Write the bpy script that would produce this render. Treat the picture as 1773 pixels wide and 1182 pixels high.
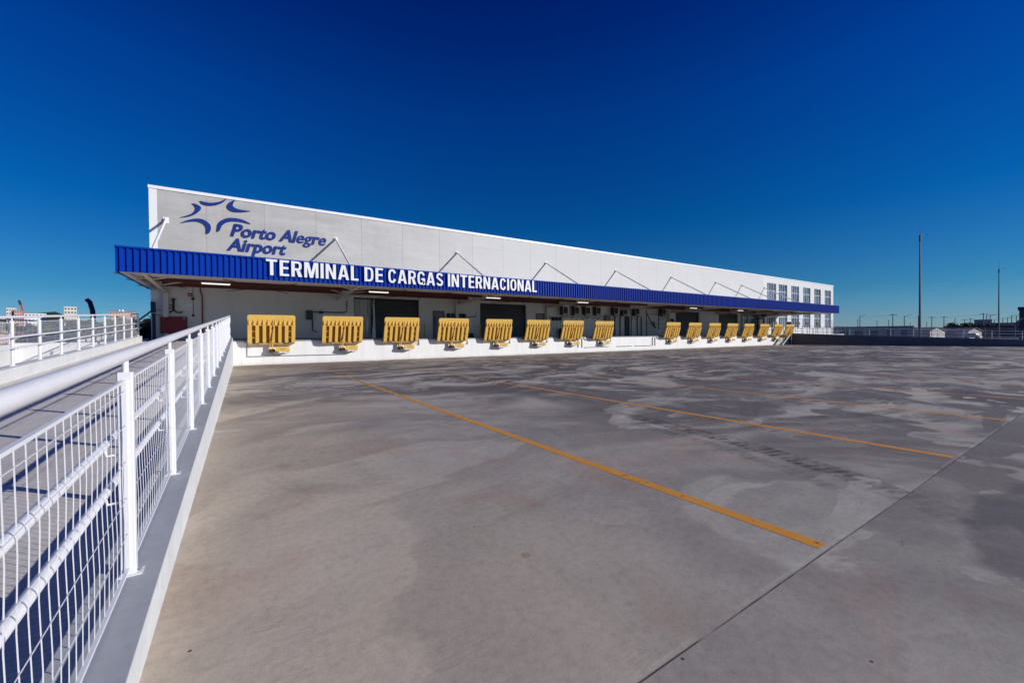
import bpy, math, random
from mathutils import Vector, Matrix
from math import sin, cos, tan, pi, radians as R
rnd = random.Random(7)
for o in list(bpy.data.objects): bpy.data.objects.remove(o)
S = bpy.context.scene
COL = S.collection

# ------------------------------------------------------------------ camera
cam = bpy.data.cameras.new('camera'); cam.sensor_width = 36; cam.lens = 713.95/1773*36
cam.clip_start = .05; cam.clip_end = 6000
co = bpy.data.objects.new('camera', cam); COL.objects.link(co); S.camera = co
YAW, PIT, ROL = .5808, .0116, -.0093
fw = Vector((sin(YAW)*cos(PIT), cos(YAW)*cos(PIT), -sin(PIT)))
rt = Vector((cos(YAW), -sin(YAW), 0)); up = rt.cross(fw)
r2 = rt*cos(ROL)+up*sin(ROL); u2 = -rt*sin(ROL)+up*cos(ROL)
m = Matrix((r2, u2, -fw)).transposed().to_4x4(); m.translation = (0, 0, 1.37)
co.matrix_world = m

# ------------------------------------------------------------------ light
SUN_EL, SUN_AZ = R(20.5), R(46)          # azimuth: the light travels towards -x and +y
w = bpy.data.worlds.new('World'); S.world = w; w.use_nodes = True
nt = w.node_tree; nt.nodes.clear()
wo = nt.nodes.new('ShaderNodeOutputWorld'); bg = nt.nodes.new('ShaderNodeBackground')
sky = nt.nodes.new('ShaderNodeTexSky'); sky.sky_type = 'NISHITA'; sky.sun_disc = False
sky.sun_elevation = SUN_EL; sky.sun_rotation = pi-SUN_AZ
sky.altitude = 300; sky.air_density = 1.0; sky.dust_density = 0.15; sky.ozone_density = 3.0
hs = nt.nodes.new('ShaderNodeHueSaturation'); hs.inputs['Saturation'].default_value = 1.1
gm = nt.nodes.new('ShaderNodeMix'); gm.data_type = 'RGBA'; gm.blend_type = 'MULTIPLY'; gm.inputs[0].default_value = 1
tc = nt.nodes.new('ShaderNodeTexCoord'); sx = nt.nodes.new('ShaderNodeSeparateXYZ')
rp = nt.nodes.new('ShaderNodeValToRGB')
rp.color_ramp.elements[0].position = 0; rp.color_ramp.elements[0].color = (.30, .44, .76, 1)
rp.color_ramp.elements[1].position = 1; rp.color_ramp.elements[1].color = (.0, .06, .42, 1)
for p, c in ((.09, (.11, .375, .60, 1)), (.245, (.01, .32, .66, 1)), (.46, (.003, .25, .74, 1)), (.64, (.0, .115, .58, 1))):
    e = rp.color_ramp.elements.new(p); e.color = c
nt.links.new(tc.outputs['Generated'], sx.inputs[0]); nt.links.new(sx.outputs[2], rp.inputs[0])
nt.links.new(sky.outputs[0], hs.inputs['Color']); nt.links.new(hs.outputs[0], gm.inputs[6]); nt.links.new(rp.outputs[0], gm.inputs[7])
nt.links.new(gm.outputs[2], bg.inputs[0]); bg.inputs[1].default_value = .11
nt.links.new(bg.outputs[0], wo.inputs[0])
sl = bpy.data.lights.new('sun', 'SUN'); sl.energy = 4.2; sl.angle = R(.53); sl.color = (1, .965, .91)
so = bpy.data.objects.new('sun', sl); COL.objects.link(so)
trav = Vector((-sin(SUN_AZ)*cos(SUN_EL), cos(SUN_AZ)*cos(SUN_EL), -sin(SUN_EL)))
so.rotation_euler = trav.to_track_quat('-Z', 'Y').to_euler()
S.view_settings.view_transform = 'Standard'; S.view_settings.look = 'None'
S.view_settings.exposure = 0.0; S.view_settings.gamma = 1

# ------------------------------------------------------------------ node helper
class NB:
    def __init__(s, name):
        s.m = bpy.data.materials.new(name); s.m.use_nodes = True; s.t = s.m.node_tree
        s.b = s.t.nodes['Principled BSDF']; s.out = s.t.nodes['Material Output']; s._c = None
    def n(s, k, **kw):
        x = s.t.nodes.new('ShaderNode'+k)
        for a, v in kw.items(): setattr(x, a, v)
        return x
    def put(s, sock, v):
        if isinstance(v, bpy.types.NodeSocket): s.t.links.new(v, sock)
        elif v is not None:
            if isinstance(v, (tuple, list)) and len(v) == 3 and sock.type == 'RGBA': v = (*v, 1)
            sock.default_value = v
    def pos(s):
        if not s._c: s._c = s.n('NewGeometry').outputs['Position']
        return s._c
    def obj(s): return s.n('TexCoord').outputs['Object']
    def map(s, v, sc=(1, 1, 1), rot=(0, 0, 0), loc=(0, 0, 0)):
        x = s.n('Mapping'); s.put(x.inputs[0], v); x.inputs['Scale'].default_value = sc
        x.inputs['Rotation'].default_value = rot; x.inputs['Location'].default_value = loc; return x.outputs[0]
    def noise(s, v, sc, det=4, ro=.5, dist=0, col=False):
        x = s.n('TexNoise'); s.put(x.inputs['Vector'], v); x.inputs['Scale'].default_value = sc
        x.inputs['Detail'].default_value = det; x.inputs['Roughness'].default_value = ro; x.inputs['Distortion'].default_value = dist
        return x.outputs['Color' if col else 'Fac']
    def vor(s, v, sc, feat='F1', out='Distance'):
        x = s.n('TexVoronoi', feature=feat); s.put(x.inputs['Vector'], v); x.inputs['Scale'].default_value = sc; return x.outputs[out]
    def M(s, op, a, b=None, c=None, clamp=False):
        x = s.n('Math', operation=op); x.use_clamp = clamp
        s.put(x.inputs[0], a); s.put(x.inputs[1], b); s.put(x.inputs[2], c); return x.outputs[0]
    def V(s, op, a, b=None, sc=None):
        x = s.n('VectorMath', operation=op); s.put(x.inputs[0], a); s.put(x.inputs[1], b)
        if sc is not None: s.put(x.inputs['Scale'], sc)
        return x.outputs['Value'] if op in ('LENGTH', 'DISTANCE', 'DOT_PRODUCT') else x.outputs[0]
    def mix(s, f, a, b, bl='MIX'):
        x = s.n('Mix', data_type='RGBA', blend_type=bl); s.put(x.inputs[0], f); s.put(x.inputs[6], a); s.put(x.inputs[7], b); return x.outputs[2]
    def ramp(s, f, pts, interp='LINEAR'):
        x = s.n('ValToRGB'); s.put(x.inputs[0], f); cr = x.color_ramp; cr.interpolation = interp
        cl_ = lambda c: (c, c, c, 1) if not isinstance(c, tuple) else (*c, 1)
        cr.elements[0].position = pts[0][0]; cr.elements[0].color = cl_(pts[0][1])
        cr.elements[1].position = pts[-1][0]; cr.elements[1].color = cl_(pts[-1][1])
        for p, c in pts[1:-1]: cr.elements.new(p).color = cl_(c)
        return x.outputs[0]
    def sst(s, x, a, b):
        n_ = s.n('MapRange', interpolation_type='SMOOTHSTEP'); s.put(n_.inputs[0], x)
        n_.inputs[1].default_value = a; n_.inputs[2].default_value = b; return n_.outputs[0]
    def xyz(s, v=None):
        x = s.n('SeparateXYZ'); s.put(x.inputs[0], v or s.pos()); return x.outputs
    def bump(s, h, st=.3, d=.01):
        x = s.n('Bump'); x.inputs['Strength'].default_value = st; x.inputs['Distance'].default_value = d
        s.put(x.inputs['Height'], h); s.put(s.b.inputs['Normal'], x.outputs[0])
    def fin(s, col=None, rough=None, met=None, spec=None):
        s.put(s.b.inputs['Base Color'], col); s.put(s.b.inputs['Roughness'], rough); s.put(s.b.inputs['Metallic'], met)
        s.put(s.b.inputs['Specular IOR Level'], spec); return s.m

MATS = {}
def paint(name, col, rough=.45, var=.08, dirt=.0, sc=3., bump=0, met=0, spec=.5):
    if name in MATS: return MATS[name]
    n = NB(name); p = n.pos()
    f = n.noise(p, sc, 5, .6); g = n.noise(n.map(p, (1, 1, .25)), sc*.4, 4, .6, .6)
    k = n.M('ADD', n.M('MULTIPLY', n.M('SUBTRACT', f, .5), var*1.6), 1)
    c = n.mix(1, col, n.n('CombineColor').outputs[0], 'MULTIPLY')
    cc = c.node.inputs[7].links[0].from_node
    for i in range(3): n.put(cc.inputs[i], k)
    if dirt: c = n.mix(n.M('MULTIPLY', n.sst(g, .5, .75), dirt), c, tuple(x*.45+.04 for x in col))
    if bump: n.bump(n.noise(p, 60, 3), bump, .003)
    MATS[name] = n.fin(c, n.M('ADD', n.M('MULTIPLY', f, .2), rough-.1), met, spec); return MATS[name]

white = paint('white paint', (.80, .80, .81), .38, .05, .10)
white_rail = paint('white enamel', (.80, .80, .83), .35, .04, .06, 9)
steel_white = paint('off white steel', (.70, .66, .60), .5, .08, .15)
red_oxide = paint('red oxide primer', (.13, .03, .024), .6, .2, .2)
yellow = paint('leveler yellow', (.77, .49, .115), .5, .09, .22, 5, spec=.2)
yellow_slot_shade = paint('leveler slot shade yellow', (.34, .15, .010), .6, .1, .4, 5, spec=.1)  # shaded copy of leveler yellow: darkness of the rib slots put into the colour
blackm = paint('black plastic', (.012, .012, .014), .5, .1)
dkgrey = paint('dark grey steel', (.05, .052, .06), .5, .1)
midgrey = paint('galvanised grey', (.26, .27, .29), .45, .15, .2)
doorgrey = paint('grey door paint', (.19, .195, .21), .5, .08, .1)
red = paint('red paint', (.22, .008, .008), .5, .08, .1)
navy = paint('navy paint', (.012, .018, .06), .5, .1)
lettblue = paint('logo blue', (.003, .028, .22), .45, .04)
lettwhite = paint('letter white', (.86, .86, .86), .35, .02)
brown = paint('brown bracket', (.12, .05, .02), .6, .2, .3)
orange_box = paint('pump box', (.55, .22, .03), .5, .15, .3)

def mat_panel():                     # precast cladding of the upper facade
    n = NB('concrete cladding'); p = n.pos(); x, y, z = n.xyz()
    def seam(v, per, off, wd):
        f = n.M('ABSOLUTE', n.M('SUBTRACT', n.M('FRACT', n.M('DIVIDE', n.M('SUBTRACT', v, off), per)), .5))
        return n.M('GREATER_THAN', f, .5-wd/per)
    vs = seam(x, 2.97, 1.33, .022); h1 = seam(z, 1.45, 5.95, .014)
    row = n.M('FLOOR', n.M('DIVIDE', n.M('SUBTRACT', z, 5.95), 1.45)); col = n.M('FLOOR', n.M('DIVIDE', n.M('SUBTRACT', x, 1.33), 2.97))
    cv = n.n('CombineXYZ'); n.put(cv.inputs[0], col); n.put(cv.inputs[2], row)
    wn = n.n('TexWhiteNoise', noise_dimensions='3D'); n.put(wn.inputs[0], cv.outputs[0]); rv = wn.outputs['Value']
    a = n.noise(n.map(p, (.35, 1, 1.1)), .9, 6, .62, .8); b = n.noise(p, 5, 5, .65)
    s = n.noise(n.map(p, (1.5, 1, .12)), 1.6, 4, .6, .3)
    t = n.M('ADD', n.M('MULTIPLY', a, .5), n.M('MULTIPLY', b, .2)); t = n.M('ADD', t, n.M('MULTIPLY', s, .25)); t = n.M('ADD', t, n.M('MULTIPLY', n.M('SUBTRACT', rv, .2), .16)); t = n.M('ADD', t, n.M('MULTIPLY', n.M('SUBTRACT', n.noise(n.map(p, (.5, 1, 2.2), loc=(5, 0, 3)), 1.3, 5, .7, .5), .5), .5))
    c = n.ramp(t, [(.32, (.40, .385, .365)), (.50, (.45, .438, .425)), (.68, (.51, .50, .49))])
    # the cladding turns whiter towards the far half
    c = n.mix(n.M('MULTIPLY', n.sst(n.M('ADD', x, n.M('MULTIPLY', a, 8)), 4, 26), .72), c, (.70, .70, .695))
    dis = n.M('MULTIPLY', n.M('MAXIMUM', vs, n.M('MULTIPLY', h1, n.M('MULTIPLY', n.sst(rv, .2, .8), .7))), n.M('SUBTRACT', 1, n.M('MULTIPLY', n.sst(x, 30, 60), .75)))
    c = n.mix(n.M('MULTIPLY', dis, .38), c, (.22, .22, .21))
    n.bump(n.M('SUBTRACT', n.M('MULTIPLY', b, .3), vs), .3, .006)
    return n.fin(c, .75)
panel = mat_panel()

def mat_wallpaint():                 # painted wall below the canopy
    n = NB('grey white wall paint'); p = n.pos(); x, y, z = n.xyz()
    a = n.noise(n.map(p, (1, 1, .3)), 1.2, 5, .6, .5)
    c = n.ramp(a, [(.3, (.72, .70, .69)), (.7, (.80, .78, .77))])
    c = n.mix(n.M('MULTIPLY', n.sst(n.noise(p, 9, 4), .6, .8), .2), c, (.25, .25, .25))
    return n.fin(c, .7)
wallpaint = mat_wallpaint()

def mat_dock():
    n = NB('white dock paint'); p = n.pos(); x, y, z = n.xyz()
    st = n.noise(n.map(p, (2.2, 2.2, .25)), 1.0, 5, .65, .4); b = n.noise(p, 14, 4, .6)
    c = n.ramp(st, [(.3, (.76, .75, .735)), (.6, (.84, .83, .815))])
    low = n.M('SUBTRACT', 1, n.sst(n.M('ADD', z, n.M('MULTIPLY', n.noise(p, 3, 5, .7), .22)), .08, .30))
    c = n.mix(n.M('MULTIPLY', low, .35), c, (.36, .30, .25))
    c = n.mix(n.M('MULTIPLY', n.sst(n.noise(n.map(p, (1.6, 1.6, .35)), 3, 6, .7, .6), .60, .75), .30), c, (.45, .42, .38))
    joint = n.M('GREATER_THAN', n.M('ABSOLUTE', n.M('SUBTRACT', n.M('FRACT', n.M('DIVIDE', x, 8.9)), .5)), .4985)
    c = n.mix(n.M('MULTIPLY', joint, .3), c, (.2, .2, .2))
    n.bump(b, .12, .004); return n.fin(c, .55)
dockm = mat_dock()

def mat_court():
    n = NB('polished yard concrete'); p0 = n.pos(); x, y, z = n.xyz()
    slab_ = n.M('LESS_THAN', y, 1.08)                        # the next pour has its own pattern
    off = n.n('CombineXYZ'); n.put(off.inputs[0], n.M('MULTIPLY', slab_, 37.0)); n.put(off.inputs[1], n.M('MULTIPLY', slab_, 17.3))
    p = n.V('ADD', p0, off.outputs[0])
    dw = n.noise(p, .09, 3, .5, 0, True); wv = n.V('ADD', p, n.V('SCALE', n.V('SUBTRACT', dw, (.5, .5, .5)), sc=8.0))
    dw2 = n.noise(p, .4, 3, .5, 0, True); wv2 = n.V('ADD', wv, n.V('SCALE', n.V('SUBTRACT', dw2, (.5, .5, .5)), sc=1.1))
    a = n.noise(n.map(wv2, (.5, 1, 1), (0, 0, R(-24))), .22, 4, .5, .3)
    a2 = n.noise(n.map(wv2, (.55, 1.0, 1), (0, 0, R(-50)), (7, 3, 0)), .24, 5, .55, .5)
    a3 = n.noise(n.map(wv, (.7, 1.2, 1), (0, 0, R(30)), (31, 9, 0)), .50, 6, .6, .8)
    saw = n.M('FRACT', n.M('MULTIPLY', n.M('ADD', a, n.M('MULTIPLY', a2, .30)), 6.5))
    saw2 = n.M('FRACT', n.M('MULTIPLY', n.M('ADD', a2, n.M('MULTIPLY', a3, .15)), 7.5))
    region = n.M('ADD', n.M('ADD', n.M('MULTIPLY', n.sst(n.M('ADD', x, n.M('MULTIPLY', y, .10)), 1.4, 7), .72), n.M('MULTIPLY', n.sst(y, 3.5, 11), .45)), n.M('MULTIPLY', n.M('SUBTRACT', a, .5), 1.2))
    region = n.M('MINIMUM', n.M('MAXIMUM', region, .10), 1)
    dk = n.M('MULTIPLY', n.M('MULTIPLY', n.sst(saw, .20, .90), n.M('SUBTRACT', 1, n.sst(saw, .93, 1.0))), n.sst(a2, .36, .50))
    dk = n.M('MAXIMUM', dk, n.M('MULTIPLY', n.M('MULTIPLY', n.sst(saw2, .25, 1.0), n.sst(a3, .38, .54)), .85))
    dk = n.M('MAXIMUM', dk, n.M('MULTIPLY', n.M('MULTIPLY', n.sst(a3, .525, .56), n.sst(a, .44, .54)), .9))
    dk = n.M('MULTIPLY', n.M('MINIMUM', n.M('MULTIPLY', dk, 1.4), 1), region)
    f1 = n.noise(p, 2.2, 8, .68, .4); f2 = n.noise(p, 18, 6, .7); f3 = n.noise(p, 90, 3, .6)
    base = n.ramp(n.M('ADD', n.M('MULTIPLY', a, .65), n.M('MULTIPLY', f1, .35)), [(.36, (.33, .305, .285)), (.5, (.44, .415, .39)), (.62, (.56, .53, .49))])
    wm = n.M('SUBTRACT', 1, n.sst(n.M('ADD', x, n.M('MULTIPLY', n.M('SUBTRACT', a, .5), 6)), .0, 2.4))
    wm = n.M('MULTIPLY', wm, n.M('SUBTRACT', 1, slab_))
    base = n.mix(n.M('MULTIPLY', wm, .85), base, (.60, .52, .43))
    pk = n.sst(n.noise(n.map(p, loc=(4, 11, 0)), .9, 5, .6, .8), .54, .66)
    base = n.mix(n.M('MULTIPLY', pk, .40), base, (.46, .31, .25))
    calm = n.M('MULTIPLY', n.sst(y, 2.5, 9), n.sst(x, 0, 5)); lt = n.M('MULTIPLY', n.sst(saw, .0, .16), n.M('SUBTRACT', 1, n.sst(saw, .16, .6)))
    base = n.mix(n.M('MULTIPLY', n.M('MULTIPLY', lt, n.M('ADD', .22, n.M('MULTIPLY', calm, .78))), .55), base, (.57, .545, .52))
    c = n.mix(n.M('MULTIPLY', dk, .90), base, (.085, .074, .080))
    # soft darker clouding and trowel arcs everywhere
    cl = n.M('MULTIPLY', n.M('MULTIPLY', n.sst(saw, .25, .88), n.M('SUBTRACT', 1, n.sst(saw, .90, 1.0))), n.M('ADD', .22, n.M('MULTIPLY', calm, .18))); c = n.mix(cl, c, (.20, .185, .19))
    rp2 = n.noise(n.map(wv2, (.55, 2.6, 1), (0, 0, R(-38)), (3, 8, 0)), .9, 5, .6, .7)
    c = n.mix(n.M('MULTIPLY', n.M('MULTIPLY', n.sst(rp2, .50, .64), n.M('MULTIPLY', n.sst(y, 2.5, 8), n.M('MULTIPLY', region, n.sst(a3, .35, .5)))), .55), c, (.11, .098, .10))
    c = n.mix(n.M('MULTIPLY', n.M('MULTIPLY', n.M('SUBTRACT', 1, n.sst(rp2, .34, .44)), n.sst(y, 2.5, 8)), .35), c, (.52, .50, .48))
    tw = n.noise(n.map(wv2, (1, 9, 1), (0, 0, R(20))), 1.1, 4, .6, .8); c = n.mix(n.M('MULTIPLY', n.sst(tw, .54, .70), .10), c, (.17, .15, .16))
    c = n.mix(n.M('MULTIPLY', slab_, .18), c, (.20, .185, .18))
    c = n.mix(n.M('MULTIPLY', n.M('MULTIPLY', n.sst(y, 17, 24), n.sst(f1, .3, .6)), .45), c, (.36, .29, .24))
    # curved power-trowel and tyre sweeps: streaks that follow circles
    def sweep(cx, cy, rad, st, cc):
        d = n.V('MULTIPLY', n.V('SUBTRACT', wv2, (cx, cy, 0)), (1, 1, 0)); d0 = n.V('MULTIPLY', n.V('SUBTRACT', p0, (cx, cy, 0)), (1, 1, 0))
        q = n.V('LENGTH', n.V('ADD', n.V('SCALE', d0, sc=.75), n.V('SCALE', d, sc=.25))); dx, dy, dz = n.xyz(d0); an = n.M('ARCTAN2', dy, dx)
        cv = n.n('CombineXYZ'); n.put(cv.inputs[0], n.M('MULTIPLY', q, 1.5)); n.put(cv.inputs[1], n.M('MULTIPLY', an, .75)); cv.inputs[2].default_value = cx
        v = n.noise(cv.outputs[0], 1.6, 5, .62); m_ = n.M('SUBTRACT', 1, n.sst(n.V('LENGTH', d0), rad*.45, rad))
        cc = n.mix(n.M('MULTIPLY', n.M('MULTIPLY', n.sst(v, .53, .66), m_), st), cc, (.13, .12, .12))
        return n.mix(n.M('MULTIPLY', n.M('MULTIPLY', n.M('SUBTRACT', 1, n.sst(v, .36, .47)), m_), st*.75), cc, (.58, .56, .54))
    for A_ in ((4.0, 13.0, 7.5, .42), (14.5, 9.5, 9.0, .55), (27, 15, 12, .5), (9.5, 4.2, 4.5, .38), (43, 9, 15, .45), (1.6, 5.2, 3.6, .20), (4.6, -1.2, 2.6, .30)): c = sweep(*A_, c)
    # rubber: arcs and tread prints
    def arc(cx, cy, r, wd, a0, fade, st):
        d = n.V('SUBTRACT', n.V('ADD', p0, n.V('SCALE', n.V('SUBTRACT', dw2, (.5, .5, .5)), sc=.25)), (cx, cy, 0)); q = n.V('LENGTH', n.V('MULTIPLY', d, (1, 1, 0)))
        ring = n.M('SUBTRACT', 1, n.sst(n.M('ABSOLUTE', n.M('SUBTRACT', q, r)), wd*.5, wd*.62))
        dx, dy, dz = n.xyz(d); an = n.M('ARCTAN2', dy, dx)
        msk = n.M('SUBTRACT', 1, n.sst(n.M('ABSOLUTE', n.M('SUBTRACT', an, a0)), fade*.4, fade))
        tr = n.M('FRACT', n.M('MULTIPLY', an, r/.11)); br = n.M('ADD', .45, n.M('MULTIPLY', n.M('GREATER_THAN', tr, .45), .55))
        grain = n.sst(n.noise(p, 4, 4, .7), .35, .6)
        return n.M('MULTIPLY', n.M('MULTIPLY', ring, msk), n.M('MULTIPLY', n.M('MULTIPLY', br, grain), st))
    tot = None
    for A in [(-3.2, 5, 8.75, .30, -.22, .36, 1.0), (-3.2, 5, 8.35, .16, -.25, .30, .5), (10.5, 8.6, 6.3, .24, -2.0, .55, .75), (10.5, 8.6, 6.75, .2, -2.0, .5, .45), (9.5, -1, 5.2, .25, 1.9, .5, .5),
              (15, 7, 3.2, .2, -2.6, .7, .7), (15, 7, 3.6, .2, -2.6, .7, .5), (9, 16, 3.5, .22, 3.0, .5, .6), (11, 17, 4.4, .25, 2.6, .5, .6), (24, 9, 6, .3, -2.2, .8, .6), (24, 9, 6.6, .3, -2.2, .8, .6),
              (20, 2, 5, .25, 2.2, .6, .5), (34, 12, 9, .3, -2.4, .9, .5), (15, 19, 2.5, .2, 2.6, .9, .5)]:
        t = arc(*A); tot = t if tot is None else n.M('MAXIMUM', tot, t)
    c = n.mix(n.M('MULTIPLY', tot, .8), c, (.06, .055, .055))
    dp = n.V('MULTIPLY', n.V('SUBTRACT', n.V('ADD', p0, n.V('SCALE', n.V('SUBTRACT', n.noise(p0, 1.6, 5, .6, 0, True), (.5, .5, .5)), sc=.55)), (4.75, .38, 0)), (.72, 2.3, 0))
    c = n.mix(n.M('MULTIPLY', n.M('SUBTRACT', 1, n.sst(n.V('LENGTH', dp), .80, .95)), .62), c, (.12, .11, .125))
    # straight tread print in front, and near the ramp
    # joints
    def line(v, at, wd_): wd = wd_*.62; return line0(v, at, wd)
    def line0(v, at, wd): return n.M('LESS_THAN', n.M('ABSOLUTE', n.M('SUBTRACT', v, at)), n.M('MULTIPLY', n.M('ADD', .5, f2), wd))
    j = line(y, 1.08, .007); j = n.M('MAXIMUM', j, n.M('MULTIPLY', line(x, 5.35, .006), n.M('LESS_THAN', y, 1.08)))
    j = n.M('MAXIMUM', j, n.M('MULTIPLY', n.M('LESS_THAN', n.M('ABSOLUTE', n.M('SUBTRACT', x, 14.2)), .008), n.M('LESS_THAN', y, 1.08)))
    pale_lip = n.M('SUBTRACT', 1, n.sst(n.M('ABSOLUTE', n.M('SUBTRACT', y, 1.105)), .004, .016))  # narrow pale line along the joint
    c = n.mix(n.M('MULTIPLY', n.M('MULTIPLY', pale_lip, n.sst(f1, .4, .6)), .28), c, (.6, .58, .56))
    c = n.mix(n.M('MULTIPLY', j, n.sst(f1, .30, .55)), c, (.09, .08, .08))
    # fine grain and dark pits
    c = n.mix(1, c, n.ramp(f2, [(.25, .80), (.5, 1.0), (.75, 1.12)]), 'MULTIPLY')
    c = n.mix(.35, c, n.ramp(f3, [(.3, .75), (.7, 1.2)]), 'MULTIPLY')
    vd = n.vor(p, 6.5); pit = n.M('LESS_THAN', vd, n.M('MULTIPLY', n.sst(n.noise(p, 2.9, 3), .46, .68), .055))
    c = n.mix(n.M('MULTIPLY', pit, .85), c, (.03, .025, .02))
    rust = n.M('LESS_THAN', n.V('DISTANCE', n.V('ADD', p0, n.V('SCALE', n.V('SUBTRACT', dw2, (.5, .5, .5)), sc=.3)), (1.47, 2.1, 0)), .035)
    c = n.mix(n.M('MULTIPLY', rust, .4), c, (.30, .12, .06))
    # brushed ridges by the ramp
    c = n.mix(1, c, (1.04, 1.0, .925), 'MULTIPLY')
    rid = n.noise(n.map(p, (4, 22, 1), (0, 0, R(28))), 2.2, 4, .6, .4)
    h = n.M('ADD', n.M('MULTIPLY', rid, n.M('MULTIPLY', wm, n.M('ADD', .05, n.sst(n.noise(p, .7, 3), .48, .66)))), n.M('MULTIPLY', f2, .22))
    n.bump(n.M('SUBTRACT', h, n.M('MULTIPLY', n.M('ADD', pit, j), .8)), .5, .006)
    ro = n.M('ADD', n.M('SUBTRACT', .74, n.M('MULTIPLY', dk, .14)), n.M('MULTIPLY', f1, .12))
    return n.fin(c, ro, None, .12)
court_m = mat_court()

def mat_line(name, col, wear):
    n = NB(name); p = n.pos(); x, y, z = n.xyz()
    k = n.sst(n.M('ADD', n.M('ADD', n.noise(p, 3.5, 6, .7, .6), n.M('MULTIPLY', n.noise(p, 24, 4, .7), .35)), n.M('MULTIPLY', n.sst(n.M('ADD', y, n.M('MULTIPLY', x, .6)), 5, 20), wear)), .78, 1.0)
    off = n.M('MULTIPLY', n.M('ABSOLUTE', n.M('SUBTRACT', n.M('FRACT', n.M('ADD', n.M('DIVIDE', n.M('SUBTRACT', x, 3.12), 3.408), .5)), .5)), 3.408)
    rag = n.M('GREATER_THAN', n.M('ADD', off, n.M('MULTIPLY', n.M('SUBTRACT', n.noise(p, 14, 6, .8), .5), .030)), .0555)
    k = n.M('MAXIMUM', n.M('MINIMUM', k, .93), rag)
    c = n.mix(n.noise(p, 6, 4), tuple(a*.8 for a in col), col)
    c = n.mix(n.sst(n.noise(p, 11, 5, .7), .60, .68), c, (.20, .10, .04))
    tb = n.n('BsdfTransparent'); ms = n.n('MixShader'); n.put(ms.inputs[0], k)
    n.t.links.new(n.b.outputs[0], ms.inputs[1]); n.t.links.new(tb.outputs[0], ms.inputs[2]); n.t.links.new(ms.outputs[0], n.out.inputs[0])
    return n.fin(c, .6)
line_m = mat_line('worn orange road paint', (.86, .36, .035), .22)

def mat_ramp():
    n = NB('grooved ramp concrete'); p = n.pos(); x, y, z = n.xyz()
    g = n.M('FRACT', n.M('DIVIDE', y, .045)); gr = n.M('GREATER_THAN', g, .80)
    gr = n.M('MULTIPLY', gr, n.M('LESS_THAN', n.noise(p, 3, 4), .62))
    f = n.noise(p, 1.4, 6, .6, .6); f2 = n.noise(p, 22, 5, .7)
    c = n.ramp(f, [(.3, (.66, .61, .55)), (.7, (.78, .73, .67))]); c = n.mix(1, c, n.ramp(f2, [(.3, .82), (.7, 1.1)]), 'MULTIPLY')
    c = n.mix(n.M('MULTIPLY', gr, .28), c, (.20, .18, .16))
    n.bump(n.M('SUBTRACT', n.M('MULTIPLY', f2, .3), n.M('MULTIPLY', gr, .6)), .35, .004); return n.fin(c, .75)
ramp_m = mat_ramp()
def mat_conc(name, a, b, sc=1.5):
    n = NB(name); p = n.pos(); f = n.noise(p, sc, 6, .62, .5); f2 = n.noise(p, 16, 5, .65)
    c = n.ramp(f, [(.3, a), (.7, b)]); c = n.mix(.6, c, n.ramp(f2, [(.3, .85), (.7, 1.1)]), 'MULTIPLY'); n.bump(f2, .2, .004); return n.fin(c, .7)
apron_m = mat_conc('apron concrete', (.34, .34, .33), (.46, .45, .43))
curb_m = mat_conc('painted parapet', (.62, .63, .63), (.72, .73, .73), 2.5)
greyconc = mat_conc('grey parapet', (.30, .30, .32), (.40, .40, .42), 1.2)
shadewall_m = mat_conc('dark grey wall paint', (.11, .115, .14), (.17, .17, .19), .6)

def mat_ground():
    n = NB('scrubby ground'); p = n.pos(); f = n.noise(p, .05, 8, .65, .6); f2 = n.noise(p, .6, 6, .7)
    c = n.ramp(n.M('ADD', n.M('MULTIPLY', f, .6), n.M('MULTIPLY', f2, .4)), [(.35, (.05, .06, .035)), (.48, (.11, .10, .075)), (.60, (.20, .18, .16))])
    return n.fin(c, .9)
ground_m = mat_ground()
def mat_corr(name, col):
    n = NB(name); p = n.pos(); f = n.noise(n.map(p, (1, 1, .2)), 1.8, 4, .6)
    c = n.mix(f, tuple(a*.86 for a in col), tuple(a*1.12 for a in col))
    return n.fin(c, .55, None, .12)
blue_m = mat_corr('blue corrugated sheet', (.0015, .040, .36))
def mat_roller():
    n = NB('roller shutter steel'); p = n.pos(); x, y, z = n.xyz(); f = n.noise(n.map(p, (.4, 1, 8)), 2.4, 4, .6)
    c = n.mix(f, (.05, .053, .06), (.11, .115, .13)); return n.fin(c, .35, .2)
roller_m = mat_roller()
def mat_glass(name='window glass', col=(.10, .14, .20)):
    n = NB(name); p = n.pos(); x, y, z = n.xyz()
    f = n.noise(n.map(p, (.7, 1, .5)), .8, 5, .6, .5)
    c = n.mix(n.sst(f, .35, .7), tuple(a*.6 for a in col), tuple(a*1.9 for a in col))
    n.bump(n.noise(p, 1.2, 2), .08, .02); return n.fin(c, .08, .0, 1.0)
glass_m = mat_glass()
def mat_leaf(name, a, b):
    n = NB(name); o = n.n('ObjectInfo').outputs['Random']; p = n.pos(); f = n.noise(p, .9, 5, .7); g = n.noise(p, 7, 3, .7)
    c = n.mix(n.sst(n.M('ADD', n.M('MULTIPLY', f, .6), n.M('MULTIPLY', g, .4)), .35, .65), a, b); return n.fin(c, .65, None, .3)
leaf_d = mat_leaf('dark foliage', (.025, .035, .015), (.075, .10, .035)); leaf_m = mat_leaf('green foliage', (.03, .05, .014), (.09, .11, .035))
bark = paint('bark', (.08, .055, .04), .9, .3)
rooft = mat_conc('clay roof', (.22, .10, .06), (.36, .19, .13), .8); roofg = mat_conc('fibre cement roof', (.20, .20, .21), (.34, .34, .35), .5)
housew = mat_conc('render wall', (.48, .42, .38), (.62, .57, .52), .4); housep = mat_conc('pink render', (.50, .30, .26), (.62, .40, .34), .4)
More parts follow.
